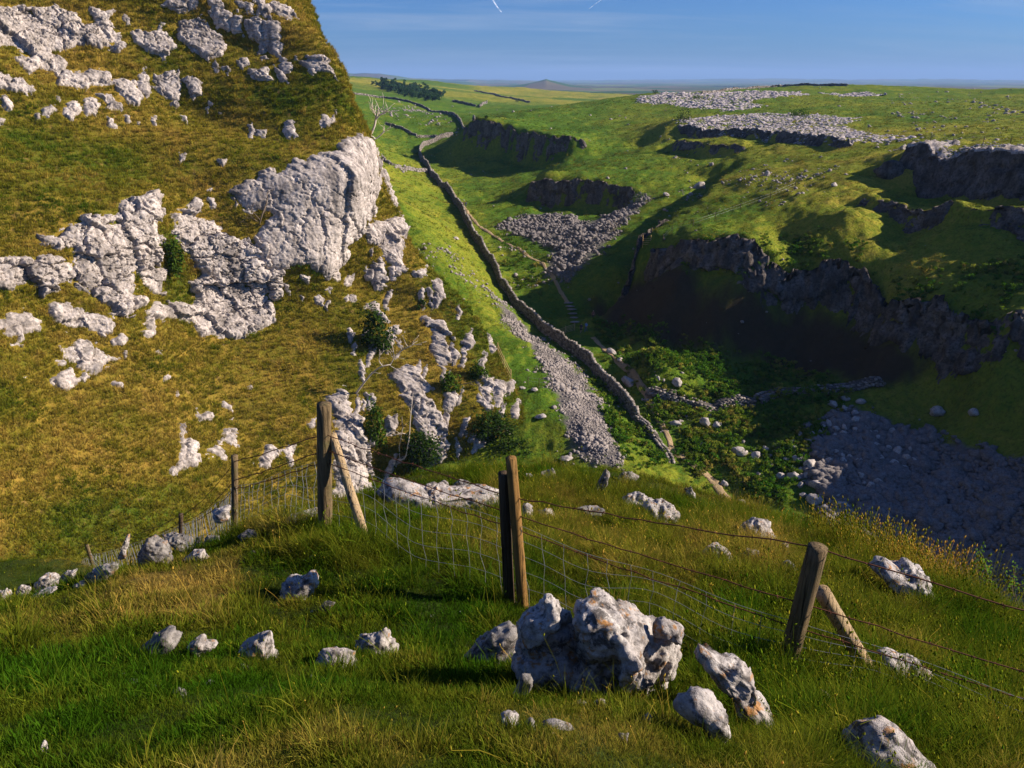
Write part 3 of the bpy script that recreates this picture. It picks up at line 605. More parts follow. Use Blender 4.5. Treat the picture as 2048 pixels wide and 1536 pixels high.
for label, cat, grp, poly, style in OUT:
    us = [p[0] for p in poly]; vs_ = [p[1] for p in poly]; mg = 16
    b = (HU > min(us) - mg) & (HU < max(us) + mg) & (HV > min(vs_) - mg) & (HV < max(vs_) + mg) & SEEN
    ii, jj = np.nonzero(b)
    if len(ii) == 0: continue
    i0, i1, j0, j1 = ii.min(), ii.max() + 2, jj.min(), jj.max() + 2; fac = 2 if len(ii) > 40000 else 3
    P, n, sn, S, Z = patch((i0, min(i1, HS.shape[0]), j0, min(j1, HS.shape[1])), fac)
    dsp, edg, w1, w2 = style_disp(style, S, Z, P); U, V_, D = proj(P); pm = F / D
    sd_ = sd_poly(U + 0.35 * w1 * pm, V_ + 0.4 * w2 * pm, poly) / pm
    R = max(0.4, sd_.max()); amp = min(1.0, 0.3 + 0.22 * R)
    sd_ = np.where(sn, sd_ + 0.10 * fbm(P, 2.2, 2) + min(1.0, R) * (0.7 * edg + 0.08), -9)
    kf = (sd_[:-1, :-1] > -0.55) & (sd_[1:, :-1] > -0.55) & (sd_[:-1, 1:] > -0.55) & (sd_[1:, 1:] > -0.55)
    if kf.sum() < 8: continue
    kf = biggest(kf); kv = np.zeros(sd_.shape, bool)
    for a, b in ((0, 0), (1, 0), (0, 1), (1, 1)): kv[a:kv.shape[0] - 1 + a, b:kv.shape[1] - 1 + b] |= kf
    sd_ = np.where(kv, sd_, -9)
    hgt = np.where(sd_ > 0, (0.25 + 0.55 * amp) * (1 - np.exp(-sd_ / (0.12 + 0.25 * amp))), 0.9 * sd_) + amp * dsp * sstep(-0.2, 0.5, sd_) + amp * 0.10 * fbm(P, 1.6, 4, 0.6)
    nd = n * 0.55 + np.array([NX, NY, 0.12]) * 0.45
    sl_ = np.s_[i0:i0 + (P.shape[0] - 1) // fac + 1, j0:j0 + (P.shape[1] - 1) // fac + 1]
    ROCKMASK[sl_] = np.maximum(ROCKMASK[sl_], sd_[::fac, ::fac])
    hill_jobs.append((label, cat, grp, sub_mesh('limestone_' + cat, P + nd * hgt[..., None], kf, M_ROCK, None, False)))
for label, cat, grp, me in hill_jobs:
    tag(link('limestone_' + cat, me), label, cat, grp)
# grass sheet sits a touch lower under the rock
PG = PH - HN * (0.30 * sstep(0.0, 0.8, ROCKMASK) - TERR * (ROCKMASK < -0.3))[..., None]
HDRY = np.clip(0.56 + 0.10 * fbm(PH, 1 / 16., 3) - 0.30 * sstep(25, 60, HS - 60) * 0 - 0.25 * sstep(-40, -47, HZ), 0, 1)
# greener belts seen on the hill: saddle under the skyline, foot of the slope, right flank above the scree
def belt(poly, soft=30): return sstep(-soft, soft, sd_poly(HU, HV, poly))
HDRY -= 0.13 * belt([(430,170),(640,140),(700,180),(720,230),(600,240),(430,210)]) + 0.14 * belt([(0,250),(330,300),(420,340),(200,380),(0,400)]) + 0.20 * belt([(0,1010),(350,960),(430,1030),(200,1130),(0,1150)]) + 0.16 * belt([(1030,740),(1180,800),(1250,930),(1000,960),(1020,860)]) + 0.2 * belt([(280,480),(360,460),(400,640),(330,640)]) + 0.22*belt([(830,560),(930,560),(1060,760),(1040,860),(980,800)],30)
link('hillside', np_mesh('hillside', PG.reshape(-1, 3), [grid_faces(*HS.shape)], M_HILL, True, {'dry': HDRY.ravel()}))['kind'] = 'structure'
HVIS = facing > 0.0
def on_hill(u, v, r=3.0):
    q = np.hypot(HU - u, HV - v); b = (q < r) & HVIS
    if not b.any(): b = q < max(r, q.min() + 1)
    ii = np.nonzero(b); k = np.argmin(HDEP[ii]); return PH[ii[0][k], ii[1][k]].copy()
# ------------------------------------------------------------------ tussocks on the hill (stuff)
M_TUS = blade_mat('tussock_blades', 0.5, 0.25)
def pick_grid(P, w, n, rng):
    w = w.ravel(); c = np.cumsum(w); k = np.searchsorted(c, rng.random(n) * c[-1]); return k
def tint_of(d, P, sc, pal, rng, jit=0.16):
    """d: dryness 0..1 -> colour between green, olive and straw"""
    f = np.clip(d + 0.42 * fbm(P, 0.13 * sc, 4, 0.6) + 0.34 * fbm(P, 0.9 * sc, 2) + rng.normal(0, 0.10, len(P)), 0, 1)
    g, o, s_ = (np.array(c) for c in pal)
    c = np.where((f < 0.5)[:, None], g + (o - g) * (f / 0.5)[:, None], o + (s_ - o) * ((f - 0.5) / 0.5)[:, None])
    return np.clip(c * (1 + rng.normal(0, jit, len(P)))[:, None], 0.002, 1)
PAL_HILL = ((0.08, 0.14, 0.009), (0.24, 0.215, 0.021), (0.47, 0.325, 0.068))
rg = np.random.default_rng(21)
NT_H = 95000
wgt = (ROCKMASK < -0.05) * (facing > -0.05) * (HV > -60) * (HU > -80) * np.clip(60 / np.linalg.norm(PH, axis=-1), 0.4, 1.3)
fl = (ROCKMASK > 0.15) * 0.035; wgt = wgt + fl * 0
k = pick_grid(PG, wgt, NT_H, rg); pt = PG.reshape(-1, 3)[k] + rg.normal(0, 0.1, (NT_H, 3)) * np.array([1, 1, 0.3])
nn = HN.reshape(-1, 3)[k]
tn = tint_of(HDRY.ravel()[k], pt, 1.0, PAL_HILL, rg)
rot = np.stack([rg.normal(0, 0.2, NT_H), rg.normal(0, 0.2, NT_H), rg.uniform(0, 6.28, NT_H)], 1)
TUS = [make_tuft('tussock', M_TUS, 16, 0.62, 0.055, 0.28, 1.9, 100 + q) for q in range(5)]
scatter('hillside_grass', pt, rot, rg.uniform(0.45, 1.15, NT_H), tn, rg.integers(0, 5, NT_H), TUS, 'rough tussocky grass, straw and green, covering the steep left hill', 'grass')
# ================================================================== VALLEY, RIGHT-HAND HILL, FAR COUNTRY
def px_poly(pts):            # outline seen in the photo -> outline on the land, in plan
    q = [on_land(u, v) for u, v in pts]; return [(a[0], a[1]) for a in q if a is not None]
SCREE_L = px_poly([(988,592),(1003,615),(1022,652),(1062,692),(1085,727),(1108,770),(1118,800),(1130,860),(1155,918),(1195,932),(1238,940),(1240,910),(1222,870),(1196,805),(1165,762),(1138,728),(1100,697),(1060,664),(1030,630)])
SCREE_R = px_poly([(1650,860),(1700,815),(1770,835),(1850,872),(1950,892),(2060,912),(2250,960),(2250,1260),(2000,1260),(1850,1200),(1720,1100),(1660,1050),(1640,1000),(1610,960),(1620,900)])
SCREE_G = px_poly([(1000,452),(1050,432),(1120,428),(1180,442),(1228,424),(1285,385),(1300,392),(1245,450),(1205,500),(1140,560),(1085,556),(1105,500),(1045,474)])
NTH, NR1, NR2 = 720, 640, 230
LX, LY, LZ_ = build_land(NTH, NR1, NR2); PL = np.stack([LX, LY, LZ_], -1); RHO = np.hypot(LX, LY)
def plan_mask(poly, soft=1.2):
    xs = [p[0] for p in poly]; ys = [p[1] for p in poly]; m = np.full(LX.shape, -9.0)
    b = (LX > min(xs) - 5) & (LX < max(xs) + 5) & (LY > min(ys) - 5) & (LY < max(ys) + 5)
    m[b] = sd_poly(LX[b] + 0.8 * n2(LX[b], LY[b], 0.7, 3), LY[b] + 0.8 * n2(LX[b], LY[b], 0.7, 3, off=5), poly)
    return m
BROWN_AND_SHADE_XY = px_poly([(1190,600),(1290,560),(1400,585),(1500,600),(1600,625),(1700,650),(1800,705),(1850,740),(1780,770),(1650,745),(1520,715),(1400,690),(1280,670),(1210,650)])  # brown slope under the bench cliff, darkened to deepen its shade
ML, MR, MG = plan_mask(SCREE_L), plan_mask(SCREE_R), plan_mask(SCREE_G)
BROWN_AND_SHADE = sstep(-2.5, 1.5, plan_mask(BROWN_AND_SHADE_XY) + 1.5 * n2(LX, LY, 0.12, 3))
SCR = np.maximum(np.maximum(sstep(-0.4, 0.6, ML), sstep(-0.4, 0.8, MR)), sstep(-0.6, 1.0, MG) * 0.9)
GU_ = np.gradient(PL, axis=1); GV_ = np.gradient(PL, axis=0); LN = np.cross(GU_, GV_); LN /= np.linalg.norm(LN, axis=-1)[..., None]; LN = np.where(LN[..., 2:3] < 0, -LN, LN)
LDRY = 0.34 + 0.10 * n2(LX, LY, 1 / 40., 3) - 0.10 * sstep(0.0, 1.0, (LN[..., 2] - 0.93) * 15)
moor = sstep(750, 950, RHO) * sstep(2100, 1700, RHO) * sstep(-0.25, 0.15, n2(LX, LY, 1 / 420., 3) - 0.15 * (LX / RHO > 0.05) + 0.34)
LDRY = np.clip(LDRY + 0.27 * moor + 0.12 * sstep(20, 60, LX) * sstep(350, 200, LY) + 0.10 * sstep(-24, -14, LZ_) * sstep(20, 60, LX) * sstep(1200, 800, RHO) + 0.10 * sstep(4, -8, LX) * sstep(-42, -36, LZ_) * sstep(420, 200, RHO), 0, 1)
m, nt = nmat('valley_turf'); t = NT(nt); P = t.pos()
d = t.attr('dry').outputs['Fac']; scr = t.attr('scree').outputs['Fac']; far = t.attr('far').outputs['Fac']
nn_ = t.math('ADD', t.math('MULTIPLY', t.noise(P, 0.07, 5, 0.62), 0.5), t.math('MULTIPLY', t.noise(P, 0.9, 4, 0.65), 0.5))
f = t.math('ADD', nn_, t.math('SUBTRACT', d, 0.5))
col = t.ramp(f, [(0.26, (0.066, 0.130, 0.011)), (0.46, (0.175, 0.195, 0.018)), (0.62, (0.31, 0.255, 0.038)), (0.85, (0.36, 0.23, 0.06))])
fine = t.noise(t.mapping(P, (3, 3, 1.6)), 1.0, 4, 0.7)
col = t.mix(t.ramp(fine, [(0.32, 0.55), (0.52, 0.0)]), col, (0.02, 0.025, 0.004))
# fields of the far plain
vf = t.n('ShaderNodeTexVoronoi', inp={'Scale': 1 / 330.0}); nt.links.new(t.mapping(P, (1, 0.45, 0)), vf.inputs['Vector'])
fc = t.ramp(vf.outputs['Color'], [(0.2, (0.03, 0.075, 0.014)), (0.4, (0.06, 0.12, 0.022)), (0.55, (0.13, 0.16, 0.05)), (0.7, (0.12, 0.10, 0.05)), (0.85, (0.015, 0.03, 0.012))], 'CONSTANT')
hm = t.n('ShaderNodeTexNoise', inp={'Scale': 1 / 900., 'Detail': 5}); nt.links.new(P, hm.inputs['Vector'])
fc = t.mix(t.ramp(hm.outputs['Fac'], [(0.47, 0.0), (0.6, 0.85)]), fc, (0.10, 0.075, 0.05))
col = t.mix(far, col, fc)
col = t.mix(t.attr('brown_and_shade').outputs['Fac'], col, t.mix(t.noise(P, 0.9, 5, 0.7), (0.075, 0.048, 0.026), (0.028, 0.024, 0.013)))  # dead-bracken brown with the slope's shade painted into it
stone = t.mix(t.noise(P, 1.6, 5, 0.7), (0.06, 0.055, 0.05), (0.2, 0.18, 0.17))
col = t.mix(scr, col, stone)
t.out(col, 1.0, t.bump(fine, 0.8, 0.3), 0.05); M_LAND = m
link('terrain', np_mesh('terrain', PL.reshape(-1, 3), [grid_faces(*LX.shape)], M_LAND, True, {'dry': LDRY.ravel(), 'scree': SCR.ravel(), 'brown_and_shade': BROWN_AND_SHADE.ravel(), 'far': sstep(1700, 2100, RHO).ravel()}))['kind'] = 'structure'
# ------------------------------------------------------------------ scar crags along the scar lines
M_SCAR_SHADED = rock_mat('shaded_scar_limestone', (0.085, 0.069, 0.060), (0.03, 0.025, 0.022), (0.19, 0.165, 0.15), 0.5, bump=0.2)  # brownish limestone, darkened further to stand for shade on the scar faces
def crag(key, label, zlo, zhi, cap, t0=0.0, t1=1.0, bw=1.6, bh=2.2, amp=1.0, cat='cliff', gap=0.25, step=0.32, out=0.3):
    L = SCAR_XY[key]; seg = np.hypot(*np.diff(L, axis=0).T); cum = np.concatenate([[0], np.cumsum(seg)])
    n = max(8, int(cum[-1] * (t1 - t0) / step)); a = np.linspace(t0, t1, n) * cum[-1]
    x = np.interp(a, cum, L[:, 0]); y = np.interp(a, cum, L[:, 1])
    ker = np.ones(9) / 9; xs = np.convolve(np.pad(x, 4, 'edge'), ker, 'valid'); ys = np.convolve(np.pad(y, 4, 'edge'), ker, 'valid')
    tx, ty = np.gradient(xs), np.gradient(ys); l = np.hypot(tx, ty) + 1e-9; nx, ny = -ty / l, tx / l            # towards the high side
    # the step itself wobbles, so find where it really is
    off = np.linspace(-3.5, 3.5, 41); X = xs[:, None] + nx[:, None] * off; Y = ys[:, None] + ny[:, None] * off; ZZ = Zt(X, Y)
    g = np.gradient(ZZ, axis=1); k = np.argmax(g, axis=1); o = off[k]; o = np.convolve(np.pad(o, 10, 'edge'), np.ones(21) / 21, 'valid')
    xs = xs + nx * o; ys = ys + ny * o
    zt = Zt(xs + nx * 1.7, ys + ny * 1.7); zb = Zt(xs - nx * 2.2, ys - ny * 2.2) - 0.6
    q = np.concatenate([np.linspace(0, 1, 22), np.linspace(1, 2, 12)[1:]])
    A, Q = np.meshgrid(a, q, indexing='ij'); face = np.minimum(Q, 1); back = np.maximum(Q - 1, 0)
    top = zt + zhi + 0.25 * n2(a, a * 0, 0.35, 3) - 0.9 * amp * voro(a / (bw * 0.8), a * 0 + 3.3, 8)[0] + 0.35; bot = zb + zlo
    Z = bot[:, None] + (top - bot)[:, None] * face
    dn = (-1.2 - out) * (1 - face) ** 1.0 - out + 0.6 * face + back * cap
    bx = xs[:, None] + nx[:, None] * dn; by = ys[:, None] + ny[:, None] * dn
    Z = np.where(back > 0, np.minimum(top[:, None], Zt(bx, by) + (zhi + 0.25) * (1 - 0.9 * back) + 0.1) , Z)
    b1, _ = blocks(A + 0.5 * n2(A, Z, 0.5), Z + 0.5 * n2(A, Z, 0.5, off=7), bw, bh, 5, 0.8); b2, _ = blocks(A, Z + 0.2 * n2(A, Z, 1.5), bw * 0.4, bh * 0.35, 11, 0.6)
    c1, _ = blocks(A, back * cap + 7, bw * 0.8, 1.0, 17, 1.2)
    gp = gap + 0.45 * max(gap, 0.3) * (2.2 * n2(A, Z * 0, 0.09, 3))                       # where turf hangs over the rock
    disp = amp * (0.75 * b1 + 0.28 * b2) * np.where(back > 0, 0.3, 1) + 0.2 * n2(A, Z, 0.8, 4) - gp[..., ] * 0.8
    env = np.minimum(sstep(0, 0.04, (A - a[0]) / (a[-1] - a[0])), sstep(1, 0.96, (A - a[0]) / (a[-1] - a[0])))
    disp = disp - 1.6 * (1 - env); Z = Z - 1.4 * (1 - env) * face
    bx = bx - nx[:, None] * disp; by = by - ny[:, None] * disp; Z = Z + np.where(back > 0, 0.45 * c1 * amp, 0) - np.where(back > 0, gp * 0.7, 0)
    Pm = np.stack([bx, by, Z], -1)
    me = np_mesh('limestone_' + cat, Pm.reshape(-1, 3), [grid_faces(*Z.shape)], M_SCAR_SHADED, False); me.materials.append(M_ROCK)
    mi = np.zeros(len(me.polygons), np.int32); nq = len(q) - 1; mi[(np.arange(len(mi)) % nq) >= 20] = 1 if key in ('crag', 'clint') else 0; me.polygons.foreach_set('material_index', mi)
    return tag(link('limestone_' + cat, me), label, cat)
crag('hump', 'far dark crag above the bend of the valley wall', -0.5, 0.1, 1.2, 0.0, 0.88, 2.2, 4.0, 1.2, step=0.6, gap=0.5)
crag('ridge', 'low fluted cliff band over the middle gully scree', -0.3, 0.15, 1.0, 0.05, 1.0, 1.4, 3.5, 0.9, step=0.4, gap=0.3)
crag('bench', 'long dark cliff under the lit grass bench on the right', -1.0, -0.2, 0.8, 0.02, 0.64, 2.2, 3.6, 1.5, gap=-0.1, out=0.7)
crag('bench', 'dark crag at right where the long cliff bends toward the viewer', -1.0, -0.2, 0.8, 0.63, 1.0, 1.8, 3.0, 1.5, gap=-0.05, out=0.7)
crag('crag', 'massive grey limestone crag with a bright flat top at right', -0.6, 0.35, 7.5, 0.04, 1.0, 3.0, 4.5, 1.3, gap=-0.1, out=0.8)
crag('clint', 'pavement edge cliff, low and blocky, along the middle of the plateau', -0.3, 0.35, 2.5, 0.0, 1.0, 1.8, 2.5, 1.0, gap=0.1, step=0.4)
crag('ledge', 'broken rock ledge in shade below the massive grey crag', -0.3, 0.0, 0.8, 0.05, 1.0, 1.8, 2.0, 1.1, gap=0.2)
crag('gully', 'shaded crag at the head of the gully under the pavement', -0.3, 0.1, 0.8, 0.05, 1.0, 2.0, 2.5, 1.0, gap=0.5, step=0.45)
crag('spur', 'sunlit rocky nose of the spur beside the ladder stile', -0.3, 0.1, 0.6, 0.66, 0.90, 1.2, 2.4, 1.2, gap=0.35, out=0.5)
# ------------------------------------------------------------------ dry stone walls
M_WALL = rock_mat('wall_stone', (0.22, 0.19, 0.17), (0.08, 0.07, 0.062), (0.32, 0.285, 0.26), 1.6, streak=False, bump=0.05, tone=True)
def resample(pts, step):
    pts = np.asarray(pts, float); seg = np.linalg.norm(np.diff(pts[:, :2], axis=0), axis=1); cum = np.concatenate([[0], np.cumsum(seg)]); n = max(2, int(cum[-1] / step) + 1); a = np.linspace(0, cum[-1], n)
    return np.interp(a, cum, pts[:, 0]), np.interp(a, cum, pts[:, 1]), a
def smooth_pts(pts, k=2):
    p = np.asarray(pts, float)
    for _ in range(k):
        q = np.empty((2 * len(p) - 2, p.shape[1])); q[0::2] = 0.75 * p[:-1] + 0.25 * p[1:]; q[1::2] = 0.25 * p[:-1] + 0.75 * p[1:]; p = np.vstack([p[:1], q, p[-1:]])
    return p
def stone_wall(name, xy, label, h=1.6, ruin=0.0, wb=0.85, wt=0.5, sl=0.42, courses=7, rubble=0.0, seed=1, cope=True, parts=True):
    r = np.random.default_rng(seed); x, y, a = resample(smooth_pts(xy), sl); n = len(x)
    tx, ty = np.gradient(x), np.gradient(y); l = np.hypot(tx, ty); tx, ty = tx / l, ty / l; nx, ny = -ty, tx; z = Zt(x, y)
    hh = h * (1 + 0.14 * n2(a, a * 0, 0.30, 3)) * (1 if not ruin else 0.25 + 0.75 * sstep(0, ruin, a + 5 * n2(a, a * 0, 0.4, 2))) - rubble * np.clip(0.3 + 1.1 * n2(a, a * 0, 0.11, 3), 0, 1) * h
    ch = h / courses; C = []; A = []; B = []; D = []
    for c in range(courses):
        f = (c + 0.5) / courses; w = wb + (wt - wb) * f
        for side in (-1, 1):
            m = hh > ch * (c + 0.6); k = np.nonzero(m)[0]
            if len(k) == 0: continue
            lx = r.uniform(0.34, 0.62, len(k)) * sl; jx = r.normal(0, 0.12, len(k)) * sl + (0.5 * sl if c % 2 else 0)
            off = side * (w * 0.5 - 0.14 + r.normal(0, 0.03, len(k)))
            C.append(np.stack([x[k] + nx[k] * off + tx[k] * jx, y[k] + ny[k] * off + ty[k] * jx, z[k] - 0.1 + ch * (c + 0.5) + r.normal(0, 0.02, len(k))], 1))
            tw = r.normal(0, 0.12, len(k)); ca, sa = np.cos(tw), np.sin(tw); ax, ay = tx[k] * ca - ty[k] * sa, tx[k] * sa + ty[k] * ca; tz = r.normal(0, 0.08, len(k))
            A.append(np.stack([ax, ay, tz], 1) * lx[:, None]); B.append(np.stack([-ay, ax, 0 * ax], 1) * (0.17 + 0.04 * r.random((len(k), 1)))); D.append(np.stack([-ax * tz, -ay * tz, 1 + 0 * ax], 1) * ch * r.uniform(0.42, 0.6, (len(k), 1)))
    b = MB(); b.boxes(*(np.vstack(q) for q in (C, A, B, D)))
    # hearting so that no light shows between the faces
    core = np.stack([np.stack([x + nx * s * (wb * 0.5 - 0.2) * (0.6 if q else 1), y + ny * s * (wb * 0.5 - 0.2) * (0.6 if q else 1), z - 0.2 + (hh if q else 0)], 1) for s, q in ((-1, 0), (-1, 1), (1, 1), (1, 0))], 1)
    b.add(core.reshape(-1, 3), grid_faces(n, 4))
    nb_ = [10 ** 9]; root = empty(name, (x[n // 2], y[n // 2], z[n // 2])); off_ = np.array([x[n // 2], y[n // 2], z[n // 2]])
    def part(nm, bb):
        nv = bb.n; tn_ = np.repeat(r.random(nv // 8 + 1), 8)[:nv]; tn_[nb_[0]:] = 0.0
        me = bb.mesh(nm, M_WALL, False, {'tone': tn_}); o = link(nm, me, root); o.location = -off_; return o
    nb_ = [b.n - 4 * n]; part('stone_courses', b)
    if cope:
        x, y, a = resample(smooth_pts(xy), sl * 0.55); n = len(x); tx, ty = np.gradient(x), np.gradient(y); l = np.hypot(tx, ty); tx, ty = tx / l, ty / l; nx, ny = -ty, tx
        hq = np.interp(a, np.linspace(0, a[-1], len(hh)), hh); z = Zt(x, y); k = np.nonzero((hq > 0.75 * h) & (r.random(n) > 0.05))[0]
        le = r.normal(0.25, 0.22, len(k)); c_, s_ = np.cos(le), np.sin(le); hs_ = r.uniform(0.10, 0.30, len(k))
        T = np.stack([tx[k], ty[k], 0 * k], 1); Nn = np.stack([nx[k], ny[k], 0 * k], 1); U = np.array([[0, 0, 1.0]])
        C = np.stack([x[k], y[k], z[k] + hq[k] - 0.05 + hs_ * 0.6], 1)
        b = MB(); b.boxes(C, (T * c_[:, None] - U * s_[:, None]) * (sl * 0.22), Nn * r.uniform(0.2, 0.34, (len(k), 1)), (U * c_[:, None] + T * s_[:, None]) * hs_[:, None]); nb_ = [b.n]; part('coping', b)
    return tag(root, label, 'stone wall')
w_main = wall_pts[::-1, :2]
stone_wall('dry_stone_wall', w_main, 'long curving dry stone wall running up the valley floor', h=1.75, sl=0.45, courses=7, seed=3, ruin=16.0)
def land_line(pts): return [tuple(on_land(u, v)[:2]) for u, v in pts]
def far_wall(pts, label, h, sl, courses=3, seed=5): stone_wall('dry_stone_wall', land_line(pts), label, h=h * 0.75, wb=0.8, wt=0.5, sl=sl, courses=courses, seed=seed, cope=False)
far_wall([(690,186),(705,189),(760,194.5),(810,203),(850,214),(890,227),(920,236),(948,243)], 'thin field wall slanting across the far left hillside', 1.9, 1.4)
far_wall([(772,249),(790,254),(815,264),(832,273)], 'short wall stub coming down behind the nose of the hill', 1.6, 0.8)
far_wall([(836,275),(858,275),(882,276)], 'short level wall meeting the bend of the valley wall', 1.6, 0.8)
far_wall([(766,318),(785,331),(805,339),(840,343),(864,345)], 'side wall dropping from the small scree to the valley wall', 1.6, 0.6)
far_wall([(906,204),(933,209),(949,213)], 'faint field wall below the plantation', 2.2, 3)
far_wall([(949,182),(992,191),(1031,199),(1058,205)], 'dark straight field wall across the far green pasture', 2.2, 3)
far_wall([(959,215),(967,209),(974,204)], 'short pale field wall in the far pasture', 2.2, 3)
far_wall([(1405,187),(1450,181),(1500,177),(1560,173),(1620,171),(1690,172)], 'dark skyline wall along the crest of the right plateau', 1.8, 2.0)
def rubble_wall(pts, label, seed): stone_wall('ruined_wall', land_line(pts), label, h=1.0, wb=2.0, wt=1.0, sl=0.5, courses=4, rubble=0.55, seed=seed, cope=False)
rubble_wall([(1298,786),(1318,792),(1345,797),(1380,806),(1410,818),(1445,812),(1475,802),(1503,810)], 'tumbled stone wall crossing the grass below the dark cliff', 11)
rubble_wall([(1516,802),(1545,792),(1590,786),(1640,783),(1700,776),(1760,768)], 'shadowed remains of a wall leading to the dark cliff foot', 12)
# ------------------------------------------------------------------ loose stone (stuff) and countable boulders
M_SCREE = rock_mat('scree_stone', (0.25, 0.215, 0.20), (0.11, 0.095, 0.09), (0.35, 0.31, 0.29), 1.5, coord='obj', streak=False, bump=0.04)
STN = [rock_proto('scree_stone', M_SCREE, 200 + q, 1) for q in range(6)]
M_SHADED_SCREE = rock_mat('shaded_scree', (0.15, 0.13, 0.125), (0.06, 0.055, 0.055), (0.24, 0.215, 0.21), 1.5, coord='obj', streak=False, bump=0.04)  # copy of the scree stone with shade put into its colour
STD = [rock_proto('shaded_scree_stone', M_SHADED_SCREE, 240 + q, 1) for q in range(6)]
def fill_poly(poly, n, rng):
    xs = [p[0] for p in poly]; ys = [p[1] for p in poly]; out = np.zeros((0, 2))
    while len(out) < n:
        q = np.stack([rng.uniform(min(xs) - 2, max(xs) + 2, n * 2), rng.uniform(min(ys) - 2, max(ys) + 2, n * 2)], 1)
        sd = sd_poly(q[:, 0], q[:, 1], poly) + 2.2 * n2(q[:, 0], q[:, 1], 0.22, 4, 0.6) + 0.35 + rng.normal(0, 0.5, len(q)); out = np.vstack([out, q[(sd > 0) & (rng.random(len(q)) < np.clip(0.15 + 0.4 * sd, 0, 1))]])
    return out[:n]
def stones(name, poly, n, s0, s1, label, rng, protos=None, pw=2.5, sink=0.15, cat='scree'):
    q = fill_poly(poly, n, rng); s = s0 + (s1 - s0) * rng.random(n) ** pw * (0.6 + 0.8 * sstep(-0.2, 0.3, n2(q[:, 0], q[:, 1], 0.3, 2))); z = Zt(q[:, 0], q[:, 1]) + s * sink
    return scatter(name, np.column_stack([q, z]), np.stack([rng.normal(0, 0.5, n), rng.normal(0, 0.5, n), rng.uniform(0, 6.28, n)], 1) * (0.35 if cat == 'pavement' else 1), s[:, None] * (np.array([1.15, 1.0, 0.55]) if cat == 'pavement' else np.ones(3)) , np.ones((n, 3)), rng.integers(0, 6, n), protos or STN, label, cat)
rs = np.random.default_rng(31)
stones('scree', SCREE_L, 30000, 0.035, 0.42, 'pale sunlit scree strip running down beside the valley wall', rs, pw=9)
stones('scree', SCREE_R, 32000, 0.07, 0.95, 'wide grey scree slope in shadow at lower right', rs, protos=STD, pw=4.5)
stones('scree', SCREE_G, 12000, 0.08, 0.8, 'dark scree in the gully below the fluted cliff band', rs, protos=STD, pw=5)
M_CLINT = rock_mat('clint_limestone', (0.36, 0.315, 0.32), (0.16, 0.14, 0.145), (0.48, 0.43, 0.435), 1.0, coord='obj', streak=False, bump=0.04)
STP = [rock_proto('clint', M_CLINT, 280 + q, 1) for q in range(6)]
PV = [([(1278,192),(1330,183),(1450,184),(1600,184),(1625,190),(1500,200),(1525,212),(1462,222),(1400,216),(1340,210),(1275,206)], 4600, 'broad pale limestone pavement far out on the plateau'),
      ([(1352,246),(1420,233),(1600,226),(1720,236),(1690,250),(1740,266),(1850,276),(1800,284),(1690,286),(1640,294),(1560,284),(1480,272),(1400,262)], 7500, 'pale limestone pavement along the edge of the plateau'),
      ([(1640,186),(1740,183),(1765,190),(1690,194)], 500, 'small grey patch of limestone pavement near the skyline'),
      ([(1800,296),(1850,289),(1960,288),(2060,292),(2200,300),(2200,350),(2048,326),(1930,312),(1830,303)], 2600, 'bright limestone pavement on top of the massive crag')]
for pts, n, lab in PV:
    pl = px_poly(pts); ar = 0.5 * abs(sum(pl[i][0] * pl[i - 1][1] - pl[i - 1][0] * pl[i][1] for i in range(len(pl)))); sz = math.sqrt(ar / n)
    stones('limestone_pavement', pl, n, 0.45 * sz, 1.5 * sz, lab, rs, protos=STP, pw=1.3, sink=-0.12, cat='pavement')
def land_scatter(n, cond, rng):
    w = cond.ravel().astype(float); c = np.cumsum(w); k = np.searchsorted(c, rng.random(n) * c[-1]); return PL.reshape(-1, 3)[k], LN.reshape(-1, 3)[k], k
# loose stones over the slopes
LU, LV, LD = proj(PL)
def screen_belt(poly, soft=12): return sstep(-soft, soft, sd_poly(LU, LV, poly)) * (LD > 1)
cnd = (RHO < 700) * (RHO > 60) * (0.03 + sstep(-0.05, 0.25, n2(LX, LY, 0.06, 3))) * (0.02 + 1.2 * screen_belt([(800,540),(870,440),(960,560),(1010,620),(960,590),(860,560)], 15) + 1.0 * screen_belt([(740,225),(800,205),(930,250),(900,270),(820,240)], 10) + 0.8 * screen_belt([(990,470),(1060,500),(1120,560),(1040,600),(990,540)], 15) + 0.9 * screen_belt([(1260,700),(1460,860),(1560,940),(1480,1000),(1350,880),(1240,760)], 25) + 0.6 * screen_belt([(1350,330),(1700,330),(1500,430),(1330,430)], 20) + 0.2 * screen_belt([(1750,190),(2060,190),(2060,280),(1850,280)], 20) + 2.0 * screen_belt([(765,305),(800,320),(840,345),(790,338)], 6))
pt, _, k = land_scatter(3600, cnd, rs); n = len(pt); s = (0.10 + 0.5 * rs.random(n) ** 4) * np.clip(RHO.ravel()[k] / 150, 0.8, 2.2)
scatter('loose_stones', pt + rs.normal(0, 0.3, (n, 3)) * np.array([1, 1, 0]), np.stack([rs.normal(0, 0.4, n), rs.normal(0, 0.4, n), rs.uniform(0, 6.28, n)], 1), s, np.ones((n, 3)), rs.integers(0, 6, n), STN, 'small white stones strewn over the valley slopes', 'stones')
M_BOULD = rock_mat('boulder_limestone', (0.37, 0.325, 0.30), (0.14, 0.125, 0.115), (0.50, 0.45, 0.42), 1.0, coord='obj', streak=False, bump=0.05)
BR_ME = []
for q in range(7):
    v, fc_ = rock_unit(300 + q, 3, 0.25, 9); BR_ME.append(np_mesh('boulder', v * np.array([1, 0.78, 0.7]), [fc_], M_BOULD, False))
